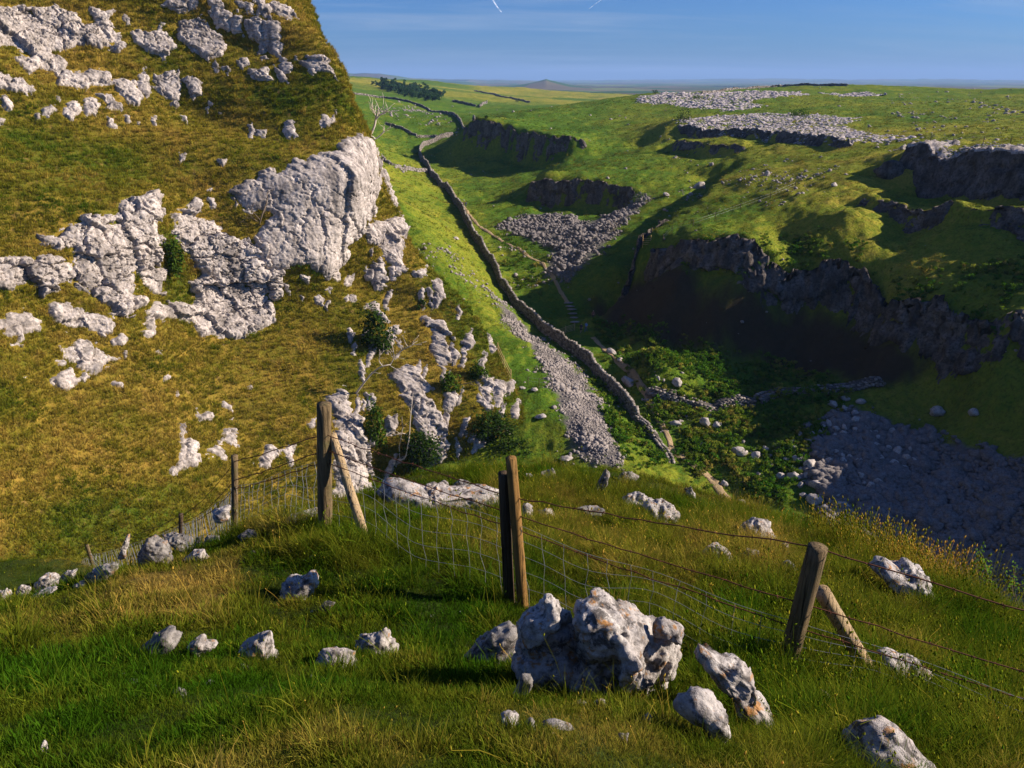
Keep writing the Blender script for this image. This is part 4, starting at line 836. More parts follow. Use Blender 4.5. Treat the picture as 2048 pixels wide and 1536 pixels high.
def boulder(u, v, wpx, label, group=None, hs=1.0, rng=rs, asp=1.0):
    g = on_land(u, v)
    if g is None: return
    s = wpx * 0.5 / F * (g[1] * CP - g[2] * SP); o = link('boulder', BR_ME[rng.integers(0, 7)], None, (g[0], g[1], g[2] + s * 0.34 * hs))
    o.scale = (s * 1.05, s * rng.uniform(0.8, 1.1) * asp, s * hs); o.rotation_euler = (rng.normal(0, 0.2), rng.normal(0, 0.2), rng.uniform(0, 6.28)); tag(o, label, 'boulder', group)
    if label.startswith('huge rounded'): o.material_slots[0].link = 'OBJECT'; o.material_slots[0].material = M_SCAR_SHADED
for u, v, wp, lab, hs in [(1258,768,46,'large flat tabular rock lying beside the valley path',0.5),(1353,772,24,'upright white boulder in grass right of the flat tabular rock',1.2),(1410,850,24,'bright rounded boulder above the dark hollow in the valley grass',1.1),(1434,852,20,'lower stone right beside the bright rounded boulder',0.8),(1478,908,34,'grey boulder at the left tip of the boulder field',0.9),(1512,914,24,'pale boulder second from the left tip of the boulder field',0.9),(1403,893,26,'flat white stone in grass below the dark hollow',0.5),(1348,850,26,'long stone by the path above the wall end',0.7),(1316,760,14,'small white stone in the grass above the tumbled wall',1.0),(1222,706,22,'pale lump beside the gate path',0.8),(1240,722,18,'white rock on the bank above the flat tabular rock',0.8),(1875,828,34,'isolated grey boulder in the shade left of the small boulder on the scree edge',0.9),(1945,830,26,'isolated shaded boulder farthest right above the scree',0.9),(1398,376,26,'biggest pale boulder on the upper sunlit bench',0.9),(1332,392,14,'small pale boulder at the left edge of the sunlit bench',0.8),(1533,352,14,'white upright stone high on the sunlit slope',1.3),(1668,372,18,'white stone beside the shadow of the massive crag',0.8),(1510,355,10,'tiny white stone left of the upright one high on the sunlit slope',0.8),(1778,350,62,'huge rounded boulder leaning at the left end of the massive crag',0.9),(1806,300,16,'white block perched at the left tip of the massive crag',1.3),(1770,190,8,'little pile of stones on the right skyline',1.0),(1448,970,20,'stone beside the steps of the lower path',0.8),(1480,1010,26,'grey stone right below the lower path',0.8),(1515,1022,18,'small block with a dark side on the grass right of the path',1.0),(912,480,14,'pale rock in grass left of the valley wall',0.9),(1082,835,26,'oblong white slab on the grass left of the scree',0.5),(1068,782,22,'white slab above the oblong slab near the scree',0.5),(1045,778,16,'small leaning slab below the wooden rail fence',0.5),(1132,920,30,'pale slab at the lower left edge of the scree',0.5)]:
    boulder(u, v, wp, lab, None, hs)
BF = [(1600,885),(1640,845),(1690,818),(1730,838),(1770,850),(1800,872),(1850,900),(1810,945),(1730,985),(1680,1020),(1650,1050),(1610,1000),(1580,960),(1570,920)]
cnt = 0; us = rs.uniform(1560, 1860, 900); vs_ = rs.uniform(810, 1060, 900); ins = in_poly(us, vs_, BF); placed = []
for u, v in zip(us[ins], vs_[ins]):
    wp = rs.choice([13, 16, 20, 26, 34], p=[.3, .27, .22, .14, .07])
    if any(math.hypot(u - a, (v - b) * 1.3) < 0.42 * (wp + c) for a, b, c in placed): continue
    placed.append((u, v, wp)); boulder(u, v, wp, 'angular pale boulder in the jumbled field at the sunlit edge of the scree', 'boulders at the sunlit edge of the scree', rs.uniform(0.7, 1.2)); cnt += 1
    if cnt >= 120: break
for u, v in ((1540,930),(1552,895),(1585,888),(1560,955),(1600,870),(1530,900),(1690,800),(1665,812),(1720,806)):
    boulder(u, v, rs.uniform(14, 24), 'outlying boulder on the grass near the boulder field', 'outlying boulders near the boulder field', 0.9)
# ------------------------------------------------------------------ paths
M_PATH = turf_mat('trodden_path', (0.40, 0.29, 0.17), (0.33, 0.24, 0.14), (0.24, 0.18, 0.10), 1.5)
def path(pts, w, name='footpath'):
    x, y, a = resample(smooth_pts(land_line(pts)), 0.6); tx, ty = np.gradient(x), np.gradient(y); l = np.hypot(tx, ty); nx, ny = -ty / l, tx / l
    ww = w * (1 + 0.35 * n2(a, a * 0, 0.4, 3)); sg = np.linspace(-0.5, 0.5, 6); X = x[:, None] + nx[:, None] * ww[:, None] * sg; Y = y[:, None] + ny[:, None] * ww[:, None] * sg
    Z = Zt(X, Y) + 0.10 - 0.5 * (np.abs(sg) > 0.45); Pp = np.stack([X, Y, Z], -1)
    link(name, np_mesh(name, Pp.reshape(-1, 3), [grid_faces(*X.shape)], M_PATH, True, {'dry': np.full(X.size, 0.6)}))['kind'] = 'structure'
path([(1340,895),(1358,912),(1385,930),(1410,948),(1430,965),(1442,985),(1455,1005),(1475,1040)], 1.9)
path([(1186,676),(1200,690),(1232,718),(1262,745),(1290,785),(1312,825),(1335,870),(1345,900)], 1.3)
path([(884,364),(896,378),(910,394),(918,402),(928,413),(934,424),(944,436),(952,446),(962,455),(972,462)], 1.3)
path([(972,462),(1000,478),(1040,500),(1070,520),(1098,540),(1112,566),(1124,588),(1136,606)], 1.2)
# ================================================================== NEAR KNOLL
th = np.radians(np.linspace(-58, 58, 620)); rr = np.geomspace(0.7, 46, 560); T_, R_ = np.meshgrid(th, rr); KX, KY = R_ * np.sin(T_), R_ * np.cos(T_); KZ = Zk(KX, KY)
PK = np.stack([KX, KY, KZ], -1); g1, g2 = np.gradient(PK, axis=1), np.gradient(PK, axis=0); KNn = np.cross(g1, g2); KNn /= np.linalg.norm(KNn, axis=-1)[..., None]; KNn = np.where(KNn[..., 2:3] < 0, -KNn, KNn)
KU, KV, KD = proj(PK)
def kbelt(poly, soft=25): return sstep(-soft, soft, sd_poly(KU, KV, poly)) * (KD > 0.2)
KDRY = 0.32 + 0.16 * n2(KX, KY, 0.5, 3)
KDRY += 0.30 * kbelt([(180,1190),(300,1125),(480,1110),(460,1230),(250,1250)]) + 0.18 * kbelt([(1050,960),(1500,1000),(1650,1080),(1560,1200),(1300,1100),(1050,1060)]) + 0.25 * kbelt([(1640,1080),(1800,1130),(1960,1190),(1800,1180),(1680,1130)]) - 0.22 * kbelt([(-300,1300),(700,1350),(1000,1536),(1400,1536),(1400,1700),(-300,1700)], 60) - 0.12 * kbelt([(500,1080),(980,1150),(960,1300),(500,1180)]) - 0.22 * kbelt([(1900,1200),(2060,1260),(2060,1536),(1900,1450)], 60)
KDRY = np.clip(KDRY, 0, 1)
M_KN = turf_mat('knoll_turf', (0.15, 0.10, 0.03), (0.07, 0.065, 0.014), (0.03, 0.045, 0.008), 5.0)
link('ground', np_mesh('ground', PK.reshape(-1, 3), [grid_faces(*KX.shape)], M_KN, True, {'dry': KDRY.ravel()}))['kind'] = 'structure'
M_KR = rock_mat('near_limestone', (0.36, 0.32, 0.305), (0.11, 0.095, 0.088), (0.50, 0.465, 0.445), 2.8, streak=False, lichen=0.75, bump=0.03, pits=0.9)
M_KR2 = rock_mat('grey_limestone', (0.20, 0.182, 0.172), (0.07, 0.064, 0.06), (0.33, 0.305, 0.29), 2.6, streak=False, lichen=0.45, bump=0.03, pits=0.7)
KROCKS = 0
FOOT = []       # rock footprints, kept free of grass
def star_radius(poly, c, th):
    out = np.zeros(len(th)); n = len(poly)
    for k in range(n):
        x1, y1 = poly[k][0] - c[0], poly[k][1] - c[1]; x2, y2 = poly[(k + 1) % n][0] - c[0], poly[(k + 1) % n][1] - c[1]
        dx, dy = np.cos(th), np.sin(th); ex, ey = x2 - x1, y2 - y1; den = dx * ey - dy * ex; den = np.where(np.abs(den) < 1e-12, 1e-12, den)
        t = (x1 * ey - y1 * ex) / den; s = (x1 * dy - y1 * dx) / den
        out = np.maximum(out, np.where((s >= -1e-6) & (s <= 1 + 1e-6) & (t > 0), t, 0))
    return out
def rough(P, R, seed, k=1.0):
    """weathered limestone relief, metres; R = size"""
    q = P / R
    d = 0.13 * fbm(q, 1.1, 3, 0.5, off=seed) - 0.08 * np.abs(perlin(q * 2.6 + seed)) + 0.05 * fbm(q, 4.5, 3, 0.6, off=seed + 3)
    d = d - 0.06 * sstep(0.1, 0.4, perlin(P * 14 + seed)) * min(1, 0.35 / R) - 0.035 * sstep(0.15, 0.4, perlin(P * 30 + seed)) * min(1, 0.3 / R)
    return d * R * k
def blob(poly_px, y, depth, seed, sub=5, sq=0.75, facets=14):
    """rounded solid whose outline follows the rock seen, with its own depth"""
    W = np.array([at(u, v, y) for u, v in poly_px]); c = W.mean(0); p2 = [(a[0], a[2]) for a in W]
    cx = 0.5 * (W[:, 0].min() + W[:, 0].max()); cz = 0.5 * (W[:, 2].min() + W[:, 2].max())
    if not in_poly(np.array([cx]), np.array([cz]), p2)[0]: cx, cz = c[0], c[2]
    n, f = ico(sub); nf = facet(n, seed, facets, 0.52, 0.90); thn = np.arctan2(n[:, 2], n[:, 0]); R = star_radius(p2, (cx, cz), thn); s = np.hypot(n[:, 0], n[:, 2]); fl = np.linalg.norm(nf, axis=1)
    rad = R * s ** sq * (0.40 + 0.60 * fl); V = np.stack([cx + rad * np.cos(thn), y + nf[:, 1] * depth, cz + rad * np.sin(thn)], 1)
    return V, f, n, 0.5 * (np.ptp(W[:, 0]) + np.ptp(W[:, 2])) * 0.5
def tr(pts, o, sc): return [(o[0] + x / sc, o[1] + y / sc) for x, y in pts]
def krock(poly, label, dep=0.8, base=None, mat=None, seed=None, sub=None, group=None, dy=0.0, foot=True, cat='rock', k=1.0):
    global KROCKS
    KROCKS += 1; seed = seed or KROCKS * 7 + 3
    us = [p[0] for p in poly]; vs_ = [p[1] for p in poly]; bu, bv = base or (0.5 * (min(us) + max(us)), max(vs_) - 0.12 * (max(vs_) - min(vs_)))
    g = on_knoll(bu, min(bv, 1535 if base is None else bv))
    q = bv
    while g is None and q < bv + 120: q += 3; g = on_knoll(bu, q)
    if g is None: print('rock misses', label); return
    w = (max(us) - min(us)) / F * (g[1] * CP - g[2] * SP); D = dep * 0.5 * w; y = g[1] + dy - 0.36 * D
    low = [(u, v + (0.35 * (max(vs_) - min(vs_)) if v > 0.5 * (min(vs_) + max(vs_)) + 0.2 * (max(vs_) - min(vs_)) else 0)) for u, v in poly]
    V, f, n, R = blob(low, y, D, seed, sub or (5 if w > 0.25 else 4)); o = np.array([g[0], y, g[2]])
    V = V + n * rough(V, R, seed, k)[:, None]
    ob = link('limestone_' + cat, np_mesh('limestone_' + cat, V - o, [f], mat or M_KR, True), None, o); tag(ob, label, cat, group)
    if foot: FOOT.append((V[:, 0].min(), V[:, 0].max(), V[:, 1].min(), V[:, 1].max()))
    return ob
Z7 = ((700, 880), 2.4775); Z8 = ((1300, 980), 2.738); ZL = ((0, 1200), 2.56); ZB = ((0, 780), 2.56); Z6_ = ((0, 940), 4.267)
# the big split boulder: lobes fused into one surface
def fuse(name, lobes, mat, label, seed, voxel=0.013):
    g = on_knoll(1190, 1385); y0 = g[1]; b = MB()
    for poly, dy, dep in lobes:
        us = [p[0] for p in poly]; w = (max(us) - min(us)) / F * (y0 * CP - g[2] * SP); V, f, n, R = blob(poly, y0 + dy, dep * 0.5 * w, seed + len(b.V), 4, 0.75, 16); b.add(V + n * rough(V, R, seed, 0.5)[:, None], (), f)
    o = np.array([g[0], y0, g[2]]); me = b.mesh(name); tmp = bpy.data.objects.new('tmp', me); COL.objects.link(tmp)
    md = tmp.modifiers.new('r', 'REMESH'); md.mode = 'VOXEL'; md.voxel_size = voxel
    dg = bpy.context.evaluated_depsgraph_get(); ev = tmp.evaluated_get(dg); me2 = bpy.data.meshes.new_from_object(ev); COL.objects.unlink(tmp); bpy.data.objects.remove(tmp)
    V = np.empty(len(me2.vertices) * 3, np.float32); me2.vertices.foreach_get('co', V); V = V.reshape(-1, 3).astype(float); N = np.empty(len(me2.vertices) * 3, np.float32); me2.vertices.foreach_get('normal', N); N = N.reshape(-1, 3)
    V = V + N * (0.016 * fbm(V, 11, 4, 0.65) - 0.010 * sstep(0.15, 0.4, perlin(V * 24)) + 0.05 * (np.abs(perlin(V * 4 + 3)) - 0.2) - 0.03 * np.exp(-(perlin(V * 2.6 + 8) / 0.035) ** 2))[:, None]
    me2.vertices.foreach_set('co', (V - o).astype(np.float32).ravel()); me2.polygons.foreach_set('use_smooth', np.ones(len(me2.polygons), bool)); me2.materials.clear(); me2.materials.append(mat); me2.update()
    FOOT.append((V[:, 0].min(), V[:, 0].max(), V[:, 1].min(), V[:, 1].max())); return tag(link(name, me2, None, o), label, 'boulder')
fuse('limestone_boulder', [
 (tr([(1105,830),(1150,785),(1220,757),(1290,795),(1370,840),(1430,900),(1470,980),(1480,1120),(1440,1190),(1330,1200),(1200,1210),(1110,1180),(1085,1100),(1080,950)], *Z7), 0.02, 1.0),
 (tr([(1290,785),(1370,785),(1440,862),(1540,875),(1648,905),(1672,1000),(1655,1090),(1600,1180),(1440,1210),(1330,1150),(1280,950)], *Z7), 0.12, 0.8),
 (tr([(1315,1055),(1360,1005),(1430,1020),(1465,1080),(1450,1190),(1415,1260),(1330,1260),(1300,1130)], *Z7), -0.17, 0.95),
 (tr([(955,763),(1040,790),(1100,830),(1130,900),(1140,1120),(1130,1190),(900,1200),(780,1180),(790,1060),(805,1000),(850,930),(880,850),(915,805)], *Z7), 0.14, 0.85),
 (tr([(945,800),(958,763),(1010,768),(1040,800),(1040,880),(960,880)], *Z7), 0.04, 0.9),
 (tr([(830,950),(900,880),(1020,850),(1040,930),(960,1000),(860,1040)], *Z7), 0.0, 0.7),
 (tr([(1500,880),(1560,872),(1650,905),(1660,990),(1600,1010),(1510,960)], *Z7), 0.02, 0.9),
 (tr([(800,1040),(1000,1000),(1400,1010),(1650,1040),(1660,1150),(1600,1290),(900,1290),(790,1180)], *Z7), 0.10, 0.55)], M_KR, 'huge split white boulder with orange lichen, the biggest rock in front of the fence', 5)
krock(tr([(640,1010),(700,950),(800,920),(840,940),(830,1040),(800,1130),(700,1120),(560,1100),(530,1075)], *Z7), 'dark mossy rock leaning on the left side of the huge split boulder', 0.8, mat=M_KR2)
krock(tr([(760,1290),(850,1175),(910,1165),(920,1190),(860,1270),(820,1320)], *Z7), 'slim slanted stone in turf below the huge split boulder', 0.7, mat=M_KR2)
krock(tr([(735,1350),(790,1335),(845,1360),(820,1420),(760,1440),(740,1400)], *Z7), 'small white stone at the edge of the dark hollow', 0.9)
krock(tr([(855,1390),(900,1370),(930,1400),(910,1450),(860,1450)], *Z7), 'little brownish stone beside the small white stone', 0.9, mat=M_KR2)
krock(tr([(1200,1300),(1240,1280),(1280,1300),(1260,1340),(1210,1335)], *Z7), 'dull half buried stone in dry turf under the boulder', 0.9, mat=M_KR2)
krock(tr([(1420,1410),(1450,1370),(1490,1355),(1500,1390),(1450,1425)], *Z7), 'small grey stone left of the rounded white rock', 0.9, mat=M_KR2)
krock(tr([(1310,1480),(1340,1455),(1390,1450),(1380,1490),(1330,1500)], *Z7), 'flat stone near the bottom edge under the rounded white rock', 0.9, mat=M_KR2)
krock(tr([(110,1180),(160,1110),(230,1080),(300,1100),(330,1140),(420,1200),(440,1280),(435,1400),(380,1380),(280,1290),(180,1240)], *Z8), 'rounded white rock right of the mossy turf, below the leaning slab', 0.8)
krock(tr([(235,905),(290,832),(330,890),(440,940),(500,960),(560,1010),(595,1110),(660,1170),(780,1300),(760,1330),(640,1310),(540,1180),(430,1100),(360,1060),(320,980)], *Z8), 'long leaning slab with a dark cleft between boulder and right post', 0.55)
krock(tr([(905,1090),(950,1085),(1000,1130),(1080,1160),(1130,1240),(1110,1270),(1020,1250),(980,1180)], *Z8), 'narrow white rock in long grass below the right post', 0.6)
krock(tr([(1010,1480),(1030,1380),(1090,1310),(1180,1265),(1290,1275),(1370,1330),(1430,1400),(1540,1440),(1660,1522),(1700,1560),(1000,1560)], *Z8), 'big dark-topped lichen rock cut by the bottom right edge', 0.7, base=(1790, 1535), k=0.8)
krock(tr([(1200,870),(1270,845),(1370,885),(1390,920),(1470,930),(1570,1010),(1575,1090),(1480,1110),(1380,1080),(1360,1000),(1290,950)], *Z8), 'white rock with mossy left flank below the barbed wire', 0.7)
krock(tr([(1210,450),(1250,400),(1300,395),(1370,430),(1440,400),(1520,440),(1590,560),(1550,600),(1450,540),(1350,490),(1260,490)], *Z8), 'saddle-shaped white rock on the grassy lip at right', 0.7)
krock(tr([(275,330),(310,285),(370,278),(430,310),(470,390),(450,410),(390,380),(320,360)], *Z8), 'dome-shaped white rock beyond the fence, left of a smaller companion', 0.8)
krock(tr([(480,360),(530,325),(600,315),(605,350),(560,385),(490,385)], *Z8), 'small wedge-shaped companion right of the dome-shaped rock', 0.8)
krock(tr([(690,330),(720,295),(755,290),(765,315),(720,350)], *Z8), 'little white stone just left of the right post top', 0.8)
krock(tr([(710,395),(760,385),(810,430),(820,465),(770,460)], *Z8), 'faint grey stone in grass behind the right post', 0.7, mat=M_KR2)
krock(tr([(430,265),(480,225),(540,180),(600,165),(670,190),(715,245),(700,270),(600,265),(500,270)], *Z8), 'broad pale hump of rock under the top barbed wire', 0.7)
krock(tr([(-80,60),(-30,30),(30,50),(85,42),(140,75),(185,130),(180,185),(100,170),(40,130),(-20,105)], *Z8), 'large right half of the twin white rocks on the brow', 0.75)
krock(tr([(1335,290),(1370,262),(1440,252),(1500,275),(1505,310),(1440,335),(1360,325)], *Z7), 'smaller left half of the twin white rocks on the brow', 0.8)
krock(tr([(1650,240),(1690,215),(1725,285),(1690,290)], *Z7), 'narrow stone on the brow right above the twin white rocks', 0.8)
krock(tr([(1170,250),(1240,190),(1270,140),(1290,160),(1270,220),(1200,285),(1165,280)], *Z7), 'dark pointed rock on the brow, leaning left', 0.7, mat=M_KR2)
krock(tr([(1300,200),(1350,160),(1400,150),(1435,185),(1400,195),(1350,205)], *Z7), 'dark hump with a white tip right of the pointed rock', 0.8, mat=M_KR2)
krock(tr([(943,160),(990,148),(1010,138),(1028,165),(1020,190),(950,192)], *Z7), 'white two-humped stone on the brow above the centre post', 0.9)
krock(tr([(845,180),(870,160),(905,175),(900,190),(850,192)], *Z7), 'small low stone right behind the centre post top', 0.9)
krock(tr([(855,310),(880,305),(910,330),(905,440),(870,450),(850,400)], *Z7), 'upright pitted rock just right of the centre posts', 0.9)
krock(tr([(925,350),(970,335),(1010,350),(1035,395),(1000,390),(940,370)], *Z7), 'smooth white rock right of the upright pitted rock', 0.8)
krock(tr([(1105,340),(1150,330),(1200,345),(1270,335),(1275,350),(1200,365),(1120,370)], *Z7), 'low flat string of rock under the second wire', 0.7, mat=M_KR2)
krock(tr([(90,260),(140,205),(220,192),(330,225),(430,235),(500,260),(600,270),(700,240),(745,270),(740,320),(600,325),(400,335),(200,330),(110,300)], *Z7), 'long flat white slab on the brow between the braced and centre posts', 0.35)
krock(tr([(440,215),(465,195),(490,215),(485,245),(450,245)], *Z7), 'small block sitting on the long flat white slab', 0.9)
krock(tr([(500,215),(540,195),(600,205),(610,235),(560,240),(510,235)], *Z7), 'grey lump at the back of the long flat white slab', 0.8, mat=M_KR2)
krock(tr([(1410,1040),(1440,985),(1510,965),(1560,950),(1600,920),(1640,925),(1660,960),(1640,1010),(1610,1050),(1480,1065)], *ZB), 'half shaded white rock at the end of the post shadow', 0.7)
krock(tr([(1635,1110),(1660,1085),(1725,1080),(1690,1120),(1640,1140)], *ZB), 'little stone just under the post shadow', 0.8, mat=M_KR2)
krock(tr([(640,265),(720,235),(780,180),(870,140),(910,138),(945,190),(930,220),(860,235),(780,260),(660,290)], *ZL), 'long grey-topped rock, leftmost of the low ridge in the near grass', 0.6, mat=M_KR2)
krock(tr([(950,215),(1000,180),(1040,178),(1060,205),(1130,235),(1120,250),(1040,260),(990,300),(985,250)], *ZL), 'white low rock second in the ridge in the near grass', 0.7)
krock(tr([(1210,240),(1280,210),(1350,175),(1375,175),(1400,240),(1450,290),(1430,300),(1350,300),(1290,295),(1240,265)], *ZL), 'peaked white rock third in the ridge in the near grass', 0.7)
krock(tr([(1600,300),(1650,260),(1710,245),(1760,260),(1840,275),(1845,320),(1780,345),(1680,340)], *ZL), 'low pitted rock left of the horned rock', 0.7)
krock(tr([(1795,240),(1830,180),(1890,160),(1940,150),(1985,115),(2015,120),(2050,240),(2040,290),(1960,330),(1870,320),(1810,290)], *ZL), 'horned white rock with a turf cap left of the dark hollow', 0.8)
krock(tr([(195,775),(215,725),(225,722),(255,770),(255,795),(205,790)], *ZL), 'small white cone of stone in the bottom left grass', 0.9)
krock(tr([(-20,700),(20,720),(40,748),(-20,740)], *ZL), 'tip of a white stone at the bottom left corner', 0.9)
krock(tr([(1155,690),(1250,575),(1290,565),(1350,580),(1430,590),(1490,680),(1500,775),(1400,785),(1250,800),(1150,760)], *Z6_), 'large grey domed rock on the left lip before the wire fence', 0.7, mat=M_KR2)
krock(tr([(1370,545),(1470,530),(1560,528),(1660,550),(1670,590),(1640,660),(1530,640),(1490,610),(1440,585)], *Z6_), 'flat capping rock with red-brown moss behind the grey dome', 0.6, mat=M_KR2)
krock(tr([(1650,640),(1670,570),(1710,565),(1725,620),(1700,655)], *Z6_), 'small upright stone between the capping rock and its end block', 0.9, mat=M_KR2)
krock(tr([(1725,590),(1750,552),(1870,568),(1882,640),(1840,662),(1740,640)], *Z6_), 'square end block of the left lip rocks', 0.8, mat=M_KR2)
krock(tr([(1520,750),(1600,710),(1680,680),(1750,670),(1750,700),(1820,760),(1700,770),(1560,775)], *Z6_), 'low pale ledge under the end block', 0.6)
krock(tr([(690,890),(800,820),(920,765),(1000,755),(1045,780),(1040,820),(980,890),(850,930),(740,960)], *Z6_), 'long bluish slab sloping down left of the grey dome', 0.5, mat=M_KR2)
krock(tr([(620,985),(690,950),(760,955),(700,1000),(640,1005)], *Z6_), 'thin pale slab tip below the bluish slab', 0.6)
for p, lab in (([(270,970),(370,890),(450,890),(500,930),(500,985),(420,1000),(300,1040)], 'rubbly rock by the second last fence post on the left slope'), ([(520,900),(560,850),(655,845),(640,910),(580,975),(530,960)], 'tilted rock right of the second last fence post'), ([(-20,1020),(60,1000),(100,1040),(90,1090),(0,1110)], 'crumbly rock at the left edge by the last post'), ([(130,1000),(180,985),(260,1010),(250,1060),(160,1080),(120,1050)], 'pale rubble right of the last fence post'), ([(230,1070),(350,1040),(470,1015),(480,1030),(350,1065),(250,1085)], 'thin white ledge along the far left lip'), ([(1795,355),(1850,330),(1940,300),(1975,310),(1970,380),(1900,405),(1830,410)], 'striped pale rock beside the thin fence post'), ([(1060,640),(1075,560),(1110,545),(1105,620),(1080,690),(990,715),(1000,690)], 'narrow white rock on the slope behind the fence wires')):
    krock(tr(p, *Z6_), lab, 0.7)
krock(tr([(1432,680),(1470,650),(1540,625),(1630,610),(1630,640),(1540,665),(1450,690)], *ZB), 'low flat rock left of the tall braced post foot', 0.6)
krock(tr([(1210,745),(1250,722),(1300,722),(1335,740),(1320,757),(1230,760)], *ZB), 'small dark rock right of the thin post foot', 0.8, mat=M_KR2)
# ------------------------------------------------------------------ the fence
def wood_mat(name, a, b, g):
    m, nt = nmat(name); t = NT(nt); P = t.obj()
    gr = t.ramp(t.noise(t.mapping(P, (45, 45, 2.2)), 1.0, 6, 0.75), [(0.32, 0.0), (0.68, 1.0)]); bl = t.noise(P, 6, 3)
    c = t.mix(gr, a, b); c = t.mix(t.ramp(bl, [(0.5, 0.0), (0.7, 0.6)]), c, g); c = t.mix(t.ramp(t.noise(t.mapping(P, (60, 60, 1.2)), 1.0, 3), [(0.36, 0.95), (0.44, 0.0)]), c, tuple(0.12 * x for x in a))
    t.out(c, 0.85, t.bump(gr, 0.8, 0.012), 0.15); return m
W_NEW = wood_mat('treated_timber', (0.34, 0.19, 0.06), (0.20, 0.105, 0.032), (0.13, 0.085, 0.03)); W_OLD = wood_mat('weathered_timber', (0.24, 0.17, 0.09), (0.075, 0.052, 0.028), (0.10, 0.10, 0.035)); W_PALE = wood_mat('pale_timber', (0.50, 0.36, 0.21), (0.33, 0.23, 0.13), (0.30, 0.24, 0.13)); W_DARK = wood_mat('dark_timber', (0.11, 0.075, 0.045), (0.06, 0.04, 0.025), (0.07, 0.05, 0.03))
M_RUST, nt = nmat('rusty_wire'); t = NT(nt); t.out(t.mix(t.noise(t.pos(), 30, 3), (0.16, 0.045, 0.018), (0.07, 0.03, 0.018)), 0.8, None, 0.3)
M_GALV, nt = nmat('galvanised_wire'); t = NT(nt); p = t.n('ShaderNodeBsdfPrincipled', inp={'Base Color': (0.30, 0.31, 0.33, 1), 'Metallic': 0.6, 'Roughness': 0.45}); o_ = t.n('ShaderNodeOutputMaterial'); nt.links.new(p.outputs[0], o_.inputs[0])
POSTS = [((26,1205),(22,1150),26.0),((121,1178),(113,1122),22.0),((189,1140),(174,1090),18.0),((362,1085),(362,1028),13.0),((470,1070),(469,911),8.3),((650,1052),(648,808),6.6),((1047,1220),(1022,916),5.0),((1561,1378),(1636,1094),3.9)]
PB = [at(*b, y) for b, t_, y in POSTS]; PT = []
for (b, t_, y), B in zip(POSTS, PB): PT.append(at(*t_, y))
e9 = np.array([4.0, 2.8, 0]); e9[2] = Zk(np.array([e9[0]]), np.array([e9[1]]))[0]; PB.append(e9); PT.append(e9 + np.array([0.0, 0, 1.02]))
FR = empty('wire_fence', tuple(PB[6])); FO = np.array(PB[6])
tag(FR, 'leaning post and wire fence with rusty barbed wire crossing the near grass', 'fence')
def fpart(nm, b, mat, label=None, smooth=True, loc=None):
    me = b.mesh(nm, mat, smooth); o = link(nm, me, FR); o.location = -FO if loc is None else np.array(loc) - FO
    if label: o['label'] = label
    return o
def post(B, Tp, r, mat, label, k=14, taper=0.96, nm='fence_post', dark_top=True):
    B, Tp = np.array(B), np.array(Tp); ax = Tp - B; n = 16; q = np.linspace(-0.18, 1, n)[:, None]; pts = (ax * q)
    rng = np.random.default_rng(int(abs(B[0]) * 1000)); rad = r * np.linspace(1.02, taper, n) * (1 + rng.normal(0, 0.012, n)); b = MB(); b.tube(pts, rad, k)
    V = b.V[0]; V += 0.05 * r * np.stack([n2(V[:, 2] * 3 + B[0], np.arctan2(V[:, 1], V[:, 0]) * 1.2, 1.0, 2)] * 3, -1); fpart(nm, b, mat, label, True, B)
RAD = [0.055, 0.05, 0.05, 0.045, 0.042, 0.072, 0.044, 0.062, 0.06]; MT = [W_PALE, W_OLD, W_OLD, W_DARK, W_OLD, W_OLD, W_NEW, W_OLD, W_OLD]
LB = ['farthest pale post at the left edge', 'leaning grey post second from the far left end', 'crooked post among the wires', 'short dark post sunk behind the lip', 'thin grey post left of the tall braced post', 'tall thick braced post', 'bright brown centre post', 'leaning grey post at right', None]
for B, Tp, r, mt, lb in zip(PB, PT, RAD, MT, LB): post(B, Tp, r, mt, lb)
post(at(1019, 1212, 5.06), at(1007, 946, 5.06), 0.045, W_DARK, 'dark post standing behind the centre post')
post(at(726, 1062, 6.35), at(664, 868, 6.62), 0.045, W_PALE, 'leaning strut of the tall braced post', nm='brace')
post(at(1726, 1322, 4.1), at(1643, 1182, 4.0), 0.052, W_PALE, 'short pale strut of the right post', nm='brace')
def hpt(i, f): return PB[i] + (PT[i] - PB[i]) * f
def strand(b, i, f0, f1, r, sag, n=18, barbs=False, rng=np.random.default_rng(4)):
    A, B = hpt(i, f0), hpt(i + 1, f1); q = np.linspace(0, 1, n)[:, None]; L = np.linalg.norm(B - A); P = A + (B - A) * q; P[:, 2] -= (sag * L * 4 * q * (1 - q))[:, 0]
    P[1:-1] += rng.normal(0, 0.004, (n - 2, 3)); b.tube(P, r, 4, False)
    if barbs:
        m = int(L / 0.11)
        for s in np.linspace(0.02, 0.98, max(2, m)):
            c = np.array([np.interp(s, q[:, 0], P[:, k]) for k in range(3)])
            for _ in range(2):
                d = rng.normal(size=3); d /= np.linalg.norm(d); b.tube(np.array([c - d * 0.016, c + d * 0.016]), 0.0022, 3, False)
    return P
TOPF = [0.95, 0.95, 0.95, 0.95, 0.93, 0.77, 0.757, 0.995, 0.97]; MIDF = [0.7, 0.7, 0.7, 0.7, 0.70, 0.64, 0.645, 0.62, 0.62]; NETF = [0.62, 0.62, 0.62, 0.62, 0.62, 0.58, 0.585, 0.49, 0.5]
for nm, fr, lab in (('barbed_wire', TOPF, 'top strand'), ('barbed_wire', MIDF, 'lower strand'), ('barbed_wire', [f - 0.035 for f in NETF], 'strand along the netting')):
    b = MB()
    for i in range(len(PB) - 1): strand(b, i, fr[i], fr[i + 1], 0.0050, 0.006 if i > 3 else 0.015, barbs=i >= 4)
    fpart(nm, b, M_RUST, lab)
